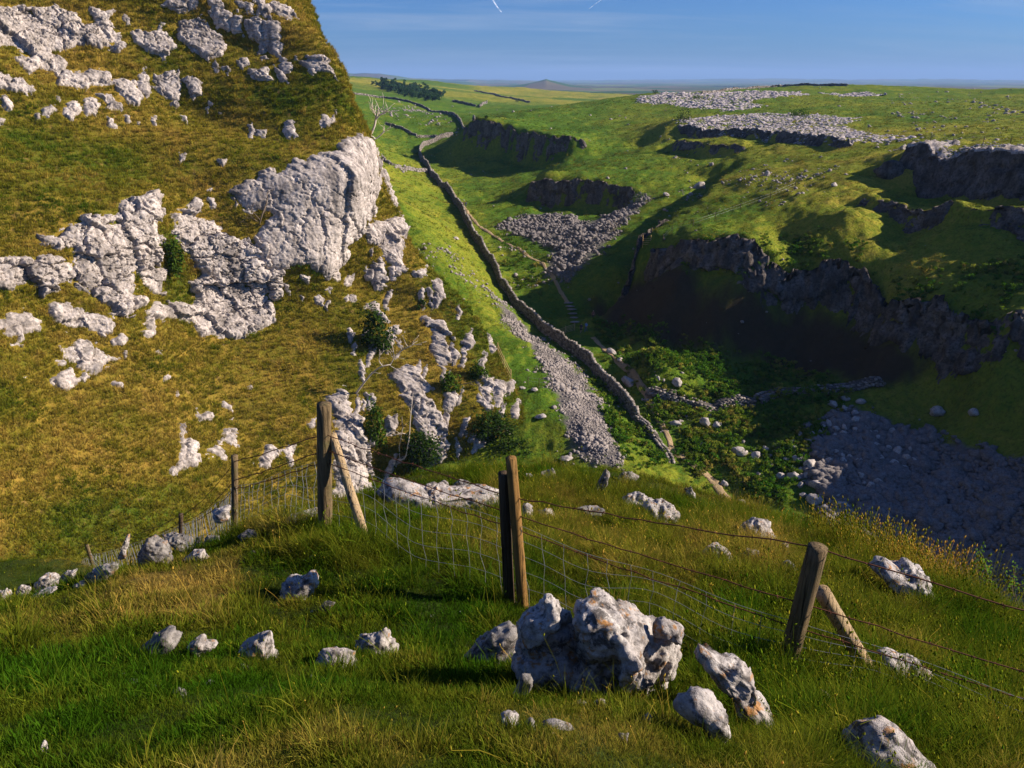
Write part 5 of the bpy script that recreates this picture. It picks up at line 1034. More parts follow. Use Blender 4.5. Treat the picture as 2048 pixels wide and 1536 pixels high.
rgn = np.random.default_rng(9)
for i in range(len(PB) - 1):
    b = MB(); L = np.linalg.norm(PB[i + 1] - PB[i]); rr_ = 0.0021 if i >= 5 else (0.0036 if i == 4 else 0.006)
    rows = []; nh = 6
    ph = rgn.uniform(0, 6)
    for hgt in np.linspace(1, 0.02, nh) ** 0.9:
        A, B = hpt(i, NETF[i] * hgt), hpt(i + 1, NETF[i + 1] * hgt); q = np.linspace(0, 1, 24)[:, None]; P = A + (B - A) * q
        g = Zk(P[:, 0], P[:, 1]); low = NETF[i] * hgt
        P[:, 2] += (g - (PB[i][2] + (PB[i + 1][2] - PB[i][2]) * q[:, 0])) * (1 - hgt) * 0.9                     # the lower wires follow the ground
        P[:, 2] -= 0.012 * L * 4 * q[:, 0] * (1 - q[:, 0]); bulge = (0.05 + 0.08 * (1 - hgt) * hgt * 4) * np.sin(q[:, 0] * 9 + ph) * np.sin(q[:, 0] * math.pi)
        P[:, 1] -= bulge; rows.append(P); b.tube(P, rr_ * 0.8, 3, False)
    rows = np.array(rows); m = max(4, int(L / 0.165))
    for s in np.linspace(0.02, 0.98, m):
        pts = np.array([[np.interp(s + 0.004 * rgn.normal(), np.linspace(0, 1, 24), rr0[:, k]) for k in range(3)] for rr0 in rows]); pts[1:-1] += rgn.normal(0, 0.006, (nh - 2, 3)); b.tube(pts, rr_, 3, False)
    fpart('wire_netting', b, M_GALV)
# ------------------------------------------------------------------ grass on the knoll (stuff)
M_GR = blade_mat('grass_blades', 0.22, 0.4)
PAL_K = ((0.045, 0.115, 0.006), (0.155, 0.175, 0.015), (0.44, 0.31, 0.07))
rk = np.random.default_rng(51)
SHORT = [make_tuft('turf', M_GR, 28, 0.050, 0.0042, 0.07, 1.5, 400 + q) for q in range(5)]
LONG = [make_tuft('long_grass', M_GR, 24, 0.21, 0.0050, 0.08, 1.5, 420 + q, stalks=q % 2) for q in range(5)]
def near_scatter(name, n, fld, protos, s0, s1, label, dbias=0.0, pal=PAL_K, tilt=0.22):
    area = np.linalg.norm(np.cross(g1, g2), axis=-1) * fld * np.clip((3.2 / R_) ** 1.4, 0.10, 7.0) * (KD > 0.3) * (np.abs(KU - 1024) < 1200) * (KV < 1750) * ((KNn * PK).sum(-1) < 0.02 * R_)
    k = pick_grid(PK, area, n, rk); p = PK.reshape(-1, 3)[k].copy(); cell = R_.ravel()[k] * 0.006; p[:, 0] += rk.uniform(-1, 1, n) * cell * 1.2; p[:, 1] += rk.uniform(-1, 1, n) * cell * 1.8; p[:, 2] = Zk(p[:, 0], p[:, 1]) - 0.008
    ok = np.ones(n, bool)
    for x0, x1, y0, y1 in FOOT:
        cx, cy, a, b_ = (x0 + x1) / 2, (y0 + y1) / 2, (x1 - x0) / 2 * 0.74, (y1 - y0) / 2 * 0.72
        ok &= ((p[:, 0] - cx) / a) ** 2 + ((p[:, 1] - cy) / b_) ** 2 > 1
    p, k = p[ok], k[ok]; m_ = len(p)
    tn = tint_of(np.clip(KDRY.ravel()[k] + dbias, 0, 1), p, 3.0, pal, rk)
    rot = np.stack([rk.normal(0, tilt, m_), rk.normal(0, tilt, m_), rk.uniform(0, 6.28, m_)], 1)
    scatter(name, p, rot, rk.uniform(s0, s1, m_) * (0.75 + 0.7 * sstep(-0.3, 0.4, n2(p[:, 0], p[:, 1], 2.3, 3))) * (0.5 + 0.5 * sstep(1.6, 4.2, np.hypot(p[:, 0], p[:, 1]))), tn, rk.integers(0, len(protos), m_), protos, label, 'grass')
lush = np.clip(0.0 + kbelt([(940,930),(2060,1180),(2060,1560),(1560,1560),(1380,1300),(1180,1150),(1060,1130)], 50) + 0.6 * kbelt([(430,1050),(1060,1060),(1060,1200),(600,1110)], 30), 0, 1) * (0.55 + 0.9 * sstep(-0.2, 0.35, n2(KX, KY, 1.1, 3)))
near_scatter('short_turf', 125000, 1 - 0.55 * np.clip(lush, 0, 1), SHORT, 0.6, 1.35, 'close-cropped green and brown turf covering the near ground')
near_scatter('long_grass', 26000, lush + 0.012, LONG, 0.45, 1.1, 'long yellow-green grass along the fence and the right-hand slope', 0.10)
SEED = [make_tuft('grass_heads', M_GR, 2, 0.11, 0.004, 0.05, 1.0, 440 + q, stalks=2, headc=(1.7, 1.5, 1.5)) for q in range(4)]
near_scatter('seeding_grass', 1900, 0.25 + lush + 2.0 * kbelt([(480,1170),(800,1180),(780,1280),(560,1290)], 25) , SEED, 0.6, 1.2, 'pale seed heads on thin stalks standing above the turf', 0.25)
RUSH = [make_tuft('rush', M_GR, 16, 0.26, 0.004, 0.07, 0.7, 460 + q, stalks=6, headc=(1.5, 1.25, 1.1)) for q in range(3)]
near_scatter('lip_grass', 900, 3.0 * kbelt([(1620,1040),(1800,1100),(1960,1180),(1980,1215),(1780,1165),(1640,1100)], 12) + 0.25 * kbelt([(1900,1180),(2060,1260),(2060,1330),(1900,1260)], 20), RUSH, 0.6, 1.15, 'tall flowering grass stems along the right-hand brow', 0.18)

KST = [rock_proto('stone', M_KR2, 260 + q, 2) for q in range(5)]
w_ = (KD > 0.5) * (KU > -50) * (KU < 2100) * (KV < 1560) * ((KNn * PK).sum(-1) < 0.02 * R_) * np.linalg.norm(np.cross(g1, g2), axis=-1) * np.clip(4 / R_, 0.3, 2) * sstep(0.0, 0.3, n2(KX, KY, 0.8, 3))
k = pick_grid(PK, w_, 150, rk); pt = PK.reshape(-1, 3)[k] + np.array([0, 0, 0.002]); n = len(pt)
scatter('loose_stones', pt, np.stack([rk.normal(0, .3, n), rk.normal(0, .3, n), rk.uniform(0, 6.28, n)], 1), 0.010 + 0.045 * rk.random(n) ** 3, np.ones((n, 3)), rk.integers(0, 5, n), KST, 'small half-buried limestone pieces scattered in the near turf', 'stones')
# ================================================================== VEGETATION OF THE VALLEY
PAL_V = ((0.068, 0.145, 0.010), (0.19, 0.215, 0.02), (0.44, 0.34, 0.07))
VT = [make_tuft('valley_tuft', M_TUS, 16, 0.5, 0.05, 0.30, 1.7, 500 + q) for q in range(4)]
rv = np.random.default_rng(61)
NV = 85000
vis = ((LN * -PL).sum(-1) > -0.02 * RHO) * (RHO < 430) * (RHO > 50) * (SCR < 0.35) * (1 - 0.75 * BROWN_AND_SHADE) * (LU > -60) * (LU < 2110) * (LV < 1250)
pt, nn2, k = land_scatter(NV, vis * np.clip(RHO / 120, 0.35, 1.0), rv); dr = LDRY.ravel()[k]; hum = n2(pt[:, 0], pt[:, 1], 0.22, 3)
cell = RHO.ravel()[k] * 0.003; pt = pt + np.stack([rv.uniform(-1, 1, NV) * cell, rv.uniform(-1, 1, NV) * cell, 0 * cell], 1); pt[:, 2] = Zt(pt[:, 0], pt[:, 1]) - 0.03
sc_ = rv.uniform(0.4, 1.0, NV) * (0.7 + 0.6 * np.clip(hum, -0.5, 1)) * np.clip(RHO.ravel()[k] / 140, 0.8, 1.7)
scatter('valley_grass', pt, np.stack([rv.normal(0, .25, NV), rv.normal(0, .25, NV), rv.uniform(0, 6.28, NV)], 1), sc_, tint_of(np.clip(dr + 0.12 * hum, 0, 1), pt, 0.7, PAL_V, rv) * (1 - BROWN_AND_SHADE.ravel()[k][:, None] * np.array([0.55, 0.72, 0.4])), rv.integers(0, 4, NV), VT, 'tussocky green grass over the valley floor and the plateau', 'grass')  # tufts on the brown slope darkened along with its painted shade
def leaf_cloud(b, C, R, n, ls, rng, shell=0.55, hs=None, ks=None):
    """n small leaf faces spread through an ellipsoid of clumps"""
    m = max(3, n // 28); cc = rng.normal(size=(m, 3)); cc /= np.linalg.norm(cc, axis=1)[:, None]; cc *= (shell + (1 - shell) * rng.random((m, 1)) ** 0.6); q = cc[rng.integers(0, m, n)] + rng.normal(0, 0.20, (n, 3))
    P = np.asarray(C) + q * np.asarray(R); A = rng.normal(size=(n, 3)); A /= np.linalg.norm(A, axis=1)[:, None]; B = np.cross(A, rng.normal(size=(n, 3))); B /= np.linalg.norm(B, axis=1)[:, None]
    s = ls * rng.uniform(0.6, 1.3, (n, 1)); V = np.stack([P - A * s, P + B * s * 0.55, P + A * s, P - B * s * 0.55], 1).reshape(-1, 3); b.add(V, np.arange(4 * n).reshape(n, 4))
def leaf_mat(name, a, b_, sc=1.2):
    m, nt = nmat(name); t = NT(nt); c = t.mix(t.ramp(t.noise(t.pos(), sc, 4, 0.7), [(0.35, 0.0), (0.65, 1.0)]), a, b_)
    d = t.n('ShaderNodeBsdfDiffuse'); r = t.n('ShaderNodeBsdfTranslucent'); nt.links.new(c, d.inputs[0]); nt.links.new(c, r.inputs[0]); x = t.n('ShaderNodeMixShader', inp={0: 0.35}); nt.links.new(d.outputs[0], x.inputs[1]); nt.links.new(r.outputs[0], x.inputs[2])
    o = t.n('ShaderNodeOutputMaterial'); nt.links.new(x.outputs[0], o.inputs[0]); return m
L_DARK = leaf_mat('ivy_leaves', (0.018, 0.040, 0.008), (0.050, 0.090, 0.014)); L_MID = leaf_mat('shrub_leaves', (0.035, 0.085, 0.010), (0.11, 0.17, 0.018)); L_LITE = leaf_mat('hawthorn_leaves', (0.10, 0.22, 0.018), (0.22, 0.36, 0.035), 4); L_CON = leaf_mat('plantation_leaves', (0.022, 0.062, 0.030), (0.06, 0.115, 0.04), 0.1)
M_BARK, nt = nmat('bark'); t = NT(nt); bn = t.noise(t.pos(), 8, 4); t.out(t.mix(bn, (0.13, 0.09, 0.06), (0.24, 0.19, 0.14)), 0.9, t.bump(bn, 0.6, 0.02))
M_DEAD, nt = nmat('dead_wood'); t = NT(nt); bn = t.noise(t.pos(), 5, 4); t.out(t.mix(bn, (0.46, 0.38, 0.31), (0.62, 0.54, 0.46)), 0.9)
# clumps of nettle and bracken in the hollow (stuff)
CL = []
for q in range(4):
    b = MB(); leaf_cloud(b, (0, 0, 0.35), (0.62, 0.62, 0.42), 130, 0.11, np.random.default_rng(600 + q), 0.4); me = b.mesh('bracken', M_TUS, True); n_ = len(me.vertices)
    me.attributes.new('h', 'FLOAT', 'POINT').data.foreach_set('value', np.clip(np.vstack(b.V)[:, 2] / 0.6, 0.25, 1).astype(np.float32)); c4 = np.ones((n_, 4), np.float32); me.attributes.new('kind', 'FLOAT_COLOR', 'POINT').data.foreach_set('color', c4.ravel()); CL.append(proto('bracken', me))
w_ = (SCR < 0.2) * (RHO < 190) * (1.0 * screen_belt([(1190,650),(1330,660),(1550,720),(1700,780),(1640,870),(1560,1000),(1400,960),(1290,800)], 20) + 0.6 * screen_belt([(1330,500),(1720,470),(1740,540),(1400,540)], 20) + 0.7 * screen_belt([(1740,560),(2060,520),(2060,680),(1850,640)], 20) + 0.5 * screen_belt([(1010,470),(1130,540),(1060,600),(990,540)], 15) + 0.8 * screen_belt([(1190,740),(1260,800),(1330,930),(1230,940)], 12)) * (0.2 + 1.6 * sstep(-0.1, 0.3, n2(LX, LY, 0.15, 3)))
pt, nn2, k = land_scatter(3600, w_, rv); n = len(pt); cellk = RHO.ravel()[k] * 0.004; pt[:, :2] += rv.uniform(-1, 1, (n, 2)) * cellk[:, None]; pt[:, 2] = Zt(pt[:, 0], pt[:, 1]) - 0.05
scatter('bracken', pt, np.stack([rv.normal(0, .15, n), rv.normal(0, .15, n), rv.uniform(0, 6.28, n)], 1), rv.uniform(0.45, 1.35, n), tint_of(np.clip(0.25 + 0.25 * rv.normal(size=n), 0, 1), pt, 1.0, ((0.055, 0.14, 0.010), (0.14, 0.20, 0.018), (0.32, 0.26, 0.05)), rv), rv.integers(0, 4, n), CL, 'rounded clumps of bracken and nettles in the valley hollow', 'undergrowth')
# shrubs and ivy
def shrub(pos, rad, label, mat=L_MID, n=900, ls=0.13, seed=1, name='shrub', cat='shrub', out=(0, 0, 0)):
    rng = np.random.default_rng(seed); o = empty(name, tuple(pos)); b = MB(); leaf_cloud(b, out, rad, n, ls, rng, 0.45); link('foliage', b.mesh('foliage', mat, True), o)
    b = MB()
    for q in range(5):
        e = np.array(out) + rng.normal(0, 0.4, 3) * np.array(rad); b.tube(np.array([(0, 0, -0.2), e * 0.5 + rng.normal(0, 0.1, 3), e]), [0.06, 0.04, 0.015], 5)
    link('stem', b.mesh('stem', M_BARK), o); return tag(o, label, cat)
def hill_shrub(u, v, wpx, hpx, label, mat, n, ls, seed, cat='shrub', name='shrub', dep=0.7):
    g = on_hill(u, v); m_ = (g[1] * CP - g[2] * SP) / F; rx, rz = wpx * 0.5 * m_, hpx * 0.5 * m_; shrub(g + np.array([0.55, -0.45, 0.25]) * rx, (rx, rx * dep, rz), label, mat, n, ls, seed, name, cat)
hill_shrub(740, 680, 58, 120, 'tall dark evergreen bush on the left edge of the lower buttress', L_DARK, 2200, 0.228, 1)
hill_shrub(825, 905, 70, 90, 'dark bush at the foot of the white rock rib', L_DARK, 1800, 0.210, 2)
hill_shrub(968, 855, 80, 62, 'round green bush low on the right of the buttress', L_DARK, 1600, 0.210, 3)
hill_shrub(1000, 910, 85, 55, 'spreading dark bush at the bottom right corner of the buttress', L_DARK, 1600, 0.210, 4)
hill_shrub(742, 860, 42, 130, 'curtain of yellow-green ivy between two rock ribs', L_MID, 1500, 0.193, 5, 'ivy', 'ivy', 0.4)
hill_shrub(838, 615, 22, 26, 'small bush in a dark notch at the top of the buttress', L_DARK, 320, 0.175, 6)
hill_shrub(950, 745, 45, 40, 'patch of ivy on the upper right of the buttress', L_MID, 700, 0.175, 7, 'ivy', 'ivy', 0.4)
hill_shrub(345, 520, 34, 70, 'green growth in the gully between the two big cliffs', L_MID, 700, 0.228, 8, 'shrub', 'shrub', 0.4)
hill_shrub(890, 770, 40, 46, 'light green bush in the middle of the buttress', L_MID, 800, 0.193, 9)
# bare trees, main limbs as seen
def bare_tree(lines, surf, label, mat, r0, seed, twigs=3, lift=0.6, name='bare_tree'):
    """lines: pixel polylines of limbs; the first starts at the root"""
    rng = np.random.default_rng(seed); u0, v0 = lines[0][0]; g = surf(u0, v0); dep = g[1]; o = empty(name, tuple(g)); bt = MB(); bb = MB()
    for li, ln in enumerate(lines):
        W = np.array([at(u, v, dep - lift * (0.3 + 0.7 * min(1, k / 3)) + rng.normal(0, 0.15)) for k, (u, v) in enumerate(ln)])
        if li == 0: W[0] = g - np.array([0, 0, 0.15])
        W = smooth_pts(W - g, 2); n = len(W); rA = r0 * (1 if li == 0 else 0.55); (bt if li == 0 else bb).tube(W, np.linspace(rA, rA * 0.35, n), 6)
        for _ in range(twigs * (1 + (li > 0))):
            k = rng.integers(n // 3, n); d = W[min(k, n - 1)] - W[max(0, k - 2)]; d = d / (np.linalg.norm(d) + 1e-6) + rng.normal(0, 0.6, 3) + np.array([0, 0, 0.3]); L = rng.uniform(0.4, 1.1) * r0 * 14
            P = [W[k]]
            for s in range(4): d = d / np.linalg.norm(d) + rng.normal(0, 0.3, 3); P.append(P[-1] + d / np.linalg.norm(d) * L / 4)
            bb.tube(np.array(P), np.linspace(r0 * 0.25, r0 * 0.08, 5), 4)
    link('trunk', bt.mesh('trunk', mat), o)
    if bb.V: link('branch', bb.mesh('branch', mat), o)
    return tag(o, label, 'bare tree')
bare_tree([[(748,268),(750,250),(751,238),(755,228),(757,216)],[(751,240),(758,232),(766,226),(774,222)],[(752,236),(749,226),(746,219)]], on_hill, 'leafless pale tree standing on the nose of the hill against the far slope', M_DEAD, 0.22, 11, 4, 0.2)
bare_tree([[(762,278),(765,268),(768,260),(768,252)],[(765,267),(771,262),(776,259)]], on_hill, 'small dead shrub on the cliff edge right of the leafless pale tree', M_DEAD, 0.13, 12, 3, 0.2)
bare_tree([[(518,447),(524,430),(531,412),(535,398),(534,384)],[(520,440),(510,428),(500,420)],[(524,430),(530,424),(533,405)],[(515,443),(505,436),(495,436)]], on_hill, 'bare dark shrub in the crack left of the smooth cliff face', M_BARK, 0.11, 13, 4, 0.4)
bare_tree([[(710,786),(728,765),(748,742),(765,732),(781,729)],[(781,729),(789,714),(786,700),(784,684)],[(789,714),(802,702),(815,694),(824,690)],[(765,732),(757,722),(760,708)]], on_hill, 'dead tree sprawling out of the buttress with pale forked branches', M_DEAD, 0.14, 14, 4, 1.0)
bare_tree([[(790,918),(800,920),(811,917),(815,895),(819,872),(820,845),(823,815),(826,786)],[(800,918),(798,895),(803,870),(806,850)],[(819,872),(808,866),(795,868),(785,872)],[(822,820),(830,808),(838,800)]], on_hill, 'crooked bare tree with a curled root in front of the white rib', M_DEAD, 0.10, 15, 3, 1.2)
bare_tree([[(905,775),(925,768),(940,766),(958,758),(978,748)],[(940,766),(950,772),(962,772)]], on_hill, 'thin dark branch reaching right out of the buttress', M_BARK, 0.07, 16, 3, 1.0)
bare_tree([[(1230,463),(1224,452),(1219,443)],[(1228,458),(1232,450),(1236,442)],[(1226,462),(1214,464),(1206,468)]], on_land, 'stunted bare tree in the shade at the gully edge', M_BARK, 0.13, 17, 4, 0.3)
# plantation and scattered far bushes
TM = []
for q in range(4):
    rng = np.random.default_rng(700 + q); b = MB(); H = 9.0; W = (2.6, 3.4, 2.2, 3.0)[q]; nb = b.n
    for lv in range(5):
        f = (lv + 0.5) / 5; leaf_cloud(b, (rng.normal(0, 1.3), rng.normal(0, 1.3), 1.2 + 4.6 * f + rng.normal(0, .4)), (W * (1.25 - 0.6 * f), W * (1.25 - 0.6 * f), 1.6), 110, 0.6, rng, 0.4)
    ml = b.mesh('tree', L_CON, True); ml.materials.append(M_BARK); TM.append(ml)
rp = np.random.default_rng(71)
for q in range(84):
    t_ = rp.random(); u = 762 + 118 * t_ ** 0.9; v = 176 + 22 * t_ + rp.uniform(-4, 9) * (0.4 + 0.6 * min(1, 3 * t_) * min(1, 4 * (1.05 - t_)))
    g = on_land(u, v)
    if g is None: continue
    o = link('plantation_tree', TM[rp.integers(0, 4)], None, (g[0], g[1], g[2] - 0.3)); s = rp.uniform(0.6, 1.05) * g[1] / 640; o.scale = (s, s, s * 1.15); o.rotation_euler = (0, 0, rp.uniform(0, 6.28)); tag(o, 'dark green tree in the far plantation beyond the left hill', 'tree', 'trees of the far plantation')
for u, v, lab in ((745,170,'lone dark tree left of the far plantation'), (754,172,'second lone tree just left of the plantation')):
    g = on_land(u, v)
    if g is not None: o = link('plantation_tree', TM[0], None, (g[0], g[1], g[2] - .3)); s = 0.6 * g[1] / 640; o.scale = (s, s, s); tag(o, lab, 'tree')
def far_bush(u, v, wpx, lab, seed, mat=L_MID, hs=0.7):
    g = on_land(u, v)
    if g is None: return
    r = wpx * 0.5 / F * g[1]; shrub((g[0], g[1], g[2]), (r, r, r * hs), lab, mat, 420, max(0.14, r * 0.09), seed, out=(0, 0, r * hs * 0.7))
far_bush(1309, 187, 12, 'dark bush on the left end of the far pavement', 21, L_DARK); far_bush(1328, 184, 8, 'smaller dark bush behind the far pavement', 22, L_DARK)
far_bush(1367, 241, 28, 'dark bush at the left tip of the pavement edge', 23, L_DARK, 0.9); far_bush(1596, 232, 36, 'low wide green bush in the middle of the pavement', 24, L_MID, 0.45); far_bush(1394, 199, 18, 'small green bush on the far pavement', 25, L_MID, 0.5)
far_bush(1277, 405, 26, 'leafy bush on the gully rim left of the spur', 26, L_MID, 1.0); far_bush(1035, 204, 9, 'dark bush beside the far field wall', 27, L_DARK, 0.7); far_bush(973, 236, 6, 'bush by the pale track at the valley head', 28, L_DARK, 0.8)
# hawthorn sprigs poking up behind the brow at lower right
def sapling(u, vtop, vbase, y, label, seed, n=150):
    rng = np.random.default_rng(seed); B = at(u + 10, vbase, y); Tp = at(u - 12, vtop, y); o = empty('hawthorn_sapling', tuple(B)); b = MB(); lb = MB()
    for q in range(5):
        e = (Tp - B) * rng.uniform(0.55, 1.0) + rng.normal(0, 0.10, 3); P = smooth_pts(np.array([(0, 0, 0), e * 0.5 + rng.normal(0, 0.05, 3), e]), 2); b.tube(P, np.linspace(0.010, 0.003, len(P)), 5)
        k = P[rng.integers(len(P) // 3, len(P), n // 5)] + rng.normal(0, 0.035, (n // 5, 3)); A = rng.normal(size=k.shape); A /= np.linalg.norm(A, axis=1)[:, None]; Bv = np.cross(A, rng.normal(size=k.shape)); Bv /= np.linalg.norm(Bv, axis=1)[:, None]; s = rng.uniform(0.010, 0.022, (len(k), 1))
        lb.add(np.stack([k - A * s, k + Bv * s * .6, k + A * s, k - Bv * s * .6], 1).reshape(-1, 3), np.arange(4 * len(k)).reshape(-1, 4))
    link('stem', b.mesh('stem', M_BARK), o); link('foliage', lb.mesh('foliage', L_LITE, True), o); return tag(o, label, 'sapling')
sapling(1975, 1085, 1240, 7.2, 'bright green hawthorn sapling rising behind the brow at right', 31, 330)
sapling(2045, 1125, 1250, 7.0, 'second hawthorn sapling cut by the right edge', 32, 260)
# ================================================================== SMALL WORKS: gate, stile, hill fences, steps, walkers
W_GATE = wood_mat('gate_timber', (0.52, 0.36, 0.16), (0.40, 0.26, 0.11), (0.36, 0.26, 0.13))
def rails(name, label, cat, posts, nrail, h, surf, mat, rail_r=0.06, post_r=0.08, hr=None):
    G = [surf(u, v) for u, v in posts]; o = empty(name, tuple(G[0])); O = G[0]
    for g in G: b = MB(); b.tube(np.array([g - O - (0, 0, 0.2), g - O + (0, 0, h * 1.1)]), post_r, 6); link('post', b.mesh('post', mat, False), o)
    for q in range(nrail):
        b = MB(); f = (q + 0.7) / nrail * h; b.tube(np.array([g - O + (0, 0, f) for g in G]), rail_r, 5); link('rail', b.mesh('rail', mat, False), o)
    return tag(o, label, cat)
rails('wooden_gate', 'wooden five-bar gate between the valley wall and the path', 'gate', [(1110,676),(1131,668),(1149,662)], 5, 1.25, on_land, W_GATE, 0.045, 0.08)
rails('rail_fence', 'broken wooden rail fence on the slope right of the buttress', 'fence', [(1000,708),(1025,726),(1049,752)], 3, 1.6, on_hill, W_GATE, 0.045, 0.06)
def any_surf(u, v):
    a = on_land(u, v); return a
def post_row(name, label, pts, surf, h, r=0.05, mat=None, wires=2):
    G = [surf(u, v) for u, v in pts]; G = [g for g in G if g is not None]; o = empty(name, tuple(G[0])); O = G[0]
    for g in G: b = MB(); b.tube(np.array([g - O - (0, 0, 0.2), g - O + (0, 0, h)]), r, 5); link('post', b.mesh('post', mat or W_DARK, False), o)
    for q in range(wires):
        b = MB(); b.tube(np.array([g - O + (0, 0, h * (0.9 - 0.4 * q)) for g in G]), 0.012, 3, False); link('wire', b.mesh('wire', M_GALV, False), o)
    return tag(o, label, 'fence')
post_row('post_fence', 'row of leaning posts crossing the grass and the pale scree', [(1056,770),(1078,773),(1104,776),(1132,785),(1143,783),(1159,786)], on_land, 1.2)
post_row('post_fence', 'thin post and wire fence climbing the bench from the ladder stile', [(1326,483),(1344,465),(1386,453),(1430,438),(1480,420),(1540,398),(1590,376)], on_land, 1.2, 0.06)
post_row('post_fence', 'thin posts of a fence on the plateau behind the massive crag', [(1860,286),(1905,290),(1966,288),(2021,286)], on_land, 1.3, 0.06)
g = on_land(1293, 492)
st = empty('ladder_stile', tuple(g)); tag(st, 'wooden ladder stile on the sunlit nose of the spur', 'stile')
for dx in (-0.75, 0.75): b = MB(); b.tube(np.array([(dx, -0.2, -0.3), (dx, 0.1, 2.0)]), 0.06, 6); link('post', b.mesh('post', W_GATE, False), st)
for q in range(4): b = MB(); b.tube(np.array([(-0.75, -0.12 + .06 * q, 0.3 + 0.35 * q), (0.75, -0.12 + .06 * q, 0.3 + 0.35 * q)]), 0.05, 5); link('rung', b.mesh('rung', W_GATE, False), st)
stp = None
gs_ = [on_land(u, v) for u, v in ((1137,607),(1140,614),(1143,621),(1145,629),(1147,637),(1150,646))]
stp = empty('stone_steps', tuple(gs_[0])); tag(stp, 'flight of stone steps in shade above the gate', 'steps')
for i, g in enumerate(gs_):
    b = MB(); r = np.random.default_rng(i); V, f = rock_unit(900 + i, 2, 0.1, 6); b.add(V * np.array([1.0, 0.45, 0.16]) + (g - gs_[0]) + np.array([0, 0, 0.12]), (), f); link('step', b.mesh('step', M_SCREE, False), stp)
def person(pos, label, top, legs, facing=0.0, stride=0.25, h=1.74, hat=None, pack=None):
    """walking figure grown from a jointed skeleton"""
    J = {'hip': (0, 0, .95), 'waist': (0, .01, 1.12), 'chest': (0, .02, 1.34), 'neck': (0, .02, 1.50), 'head': (0, .04, 1.60), 'crown': (0, .03, 1.72)}; R = {'hip': (.15, .11), 'waist': (.13, .10), 'chest': (.16, .11), 'neck': (.055, .055), 'head': (.078, .095), 'crown': (.06, .07)}
    E = [('hip', 'waist'), ('waist', 'chest'), ('chest', 'neck'), ('neck', 'head'), ('head', 'crown')]
    for s, n_ in ((-1, 'l'), (1, 'r')):
        st_ = stride * s
        J.update({n_ + 'th': (.09 * s, 0, .90), n_ + 'kn': (.10 * s, st_ * .5 + .05, .50), n_ + 'an': (.10 * s, st_ * 1.0 - .03, .08), n_ + 'to': (.11 * s, st_ + .14, .035), n_ + 'sh': (.19 * s, .02, 1.41), n_ + 'el': (.25 * s, -.02 - st_ * .3, 1.13), n_ + 'wr': (.24 * s, .12 - st_ * .5, .90), n_ + 'ha': (.235 * s, .16 - st_ * .5, .82)})
        R.update({n_ + 'th': (.085, .09), n_ + 'kn': (.055, .055), n_ + 'an': (.04, .04), n_ + 'to': (.035, .03), n_ + 'sh': (.06, .06), n_ + 'el': (.042, .042), n_ + 'wr': (.028, .028), n_ + 'ha': (.035, .022)})
        E += [('hip', n_ + 'th'), (n_ + 'th', n_ + 'kn'), (n_ + 'kn', n_ + 'an'), (n_ + 'an', n_ + 'to'), ('chest', n_ + 'sh'), (n_ + 'sh', n_ + 'el'), (n_ + 'el', n_ + 'wr'), (n_ + 'wr', n_ + 'ha')]
    ks = list(J); me = bpy.data.meshes.new('p'); me.from_pydata([J[k] for k in ks], [(ks.index(a), ks.index(b)) for a, b in E], []); ob = bpy.data.objects.new('p', me); COL.objects.link(ob)
    ob.modifiers.new('s', 'SKIN'); 
    for i, k in enumerate(ks): me.skin_vertices[0].data[i].radius = R[k]; me.skin_vertices[0].data[i].use_root = (k == 'hip')
    ob.modifiers.new('u', 'SUBSURF').levels = 1
    ev = ob.evaluated_get(bpy.context.evaluated_depsgraph_get()); body = bpy.data.meshes.new_from_object(ev); COL.objects.unlink(ob); bpy.data.objects.remove(ob)
    body.materials.clear(); V = np.empty(len(body.vertices) * 3, np.float32); body.vertices.foreach_get('co', V); V = V.reshape(-1, 3)
    o = link('person', body, None, (pos[0], pos[1], pos[2] + 0.02)); o.rotation_euler = (0, 0, facing); o.scale = (h / 1.74,) * 3
    def cm(n_, c): m, nt = nmat(n_); NT(nt).out(c, 0.8); return m
    body.materials.append(cm('skin', (0.42, 0.24, 0.16))); body.polygons.foreach_set('use_smooth', np.ones(len(body.polygons), bool))
    F_ = [tuple(p.vertices) for p in body.polygons]; N = np.empty(len(body.vertices) * 3, np.float32); body.vertices.foreach_get('normal', N); N = N.reshape(-1, 3)
    def garment(nm, cond, col, off):
        fs = [f for f in F_ if all(cond(V[i]) for i in f)]; ids = sorted({i for f in fs for i in f}); mp = {a: b for b, a in enumerate(ids)}; m2 = bpy.data.meshes.new(nm); m2.from_pydata([tuple(V[i] + N[i] * off) for i in ids], [], [[mp[i] for i in f] for f in fs]); m2.materials.append(cm(nm, col)); link(nm, m2, o)
    garment('shirt', lambda p: 0.93 < p[2] < 1.50 and (abs(p[0]) < 0.215 or p[2] > 1.12), top, 0.014); garment('trousers' if legs[0] else 'shorts', lambda p: (0.07 if legs[0] else 0.52) < p[2] < 0.99 and abs(p[0]) < 0.2, legs[1], 0.012); garment('boots', lambda p: p[2] < 0.12, (0.05, 0.035, 0.025), 0.012); garment('hair', lambda p: p[2] > 1.60 and (p[1] < 0.06 or p[2] > 1.69), hat or (0.06, 0.04, 0.025), 0.02)
    if pack: b = MB(); v, f = rock_unit(77, 2, 0.03, 0); b.add(v * np.array([.15, .10, .24]) + np.array([0, -.17, 1.25]), (), f); link('backpack', b.mesh('backpack', cm('pack', pack)), o)
    return tag(o, label, 'person')
g = on_land(1172, 664); person(g, 'walker in light blue standing right of the gate in shade', (0.16, 0.30, 0.62), (True, (0.05, 0.10, 0.22)), 2.6)
g = on_land(1162, 667); person(g, 'walker in a dark top and shorts just behind the gate', (0.03, 0.03, 0.06), (False, (0.03, 0.03, 0.04)), 3.0, pack=(0.25, 0.25, 0.22))
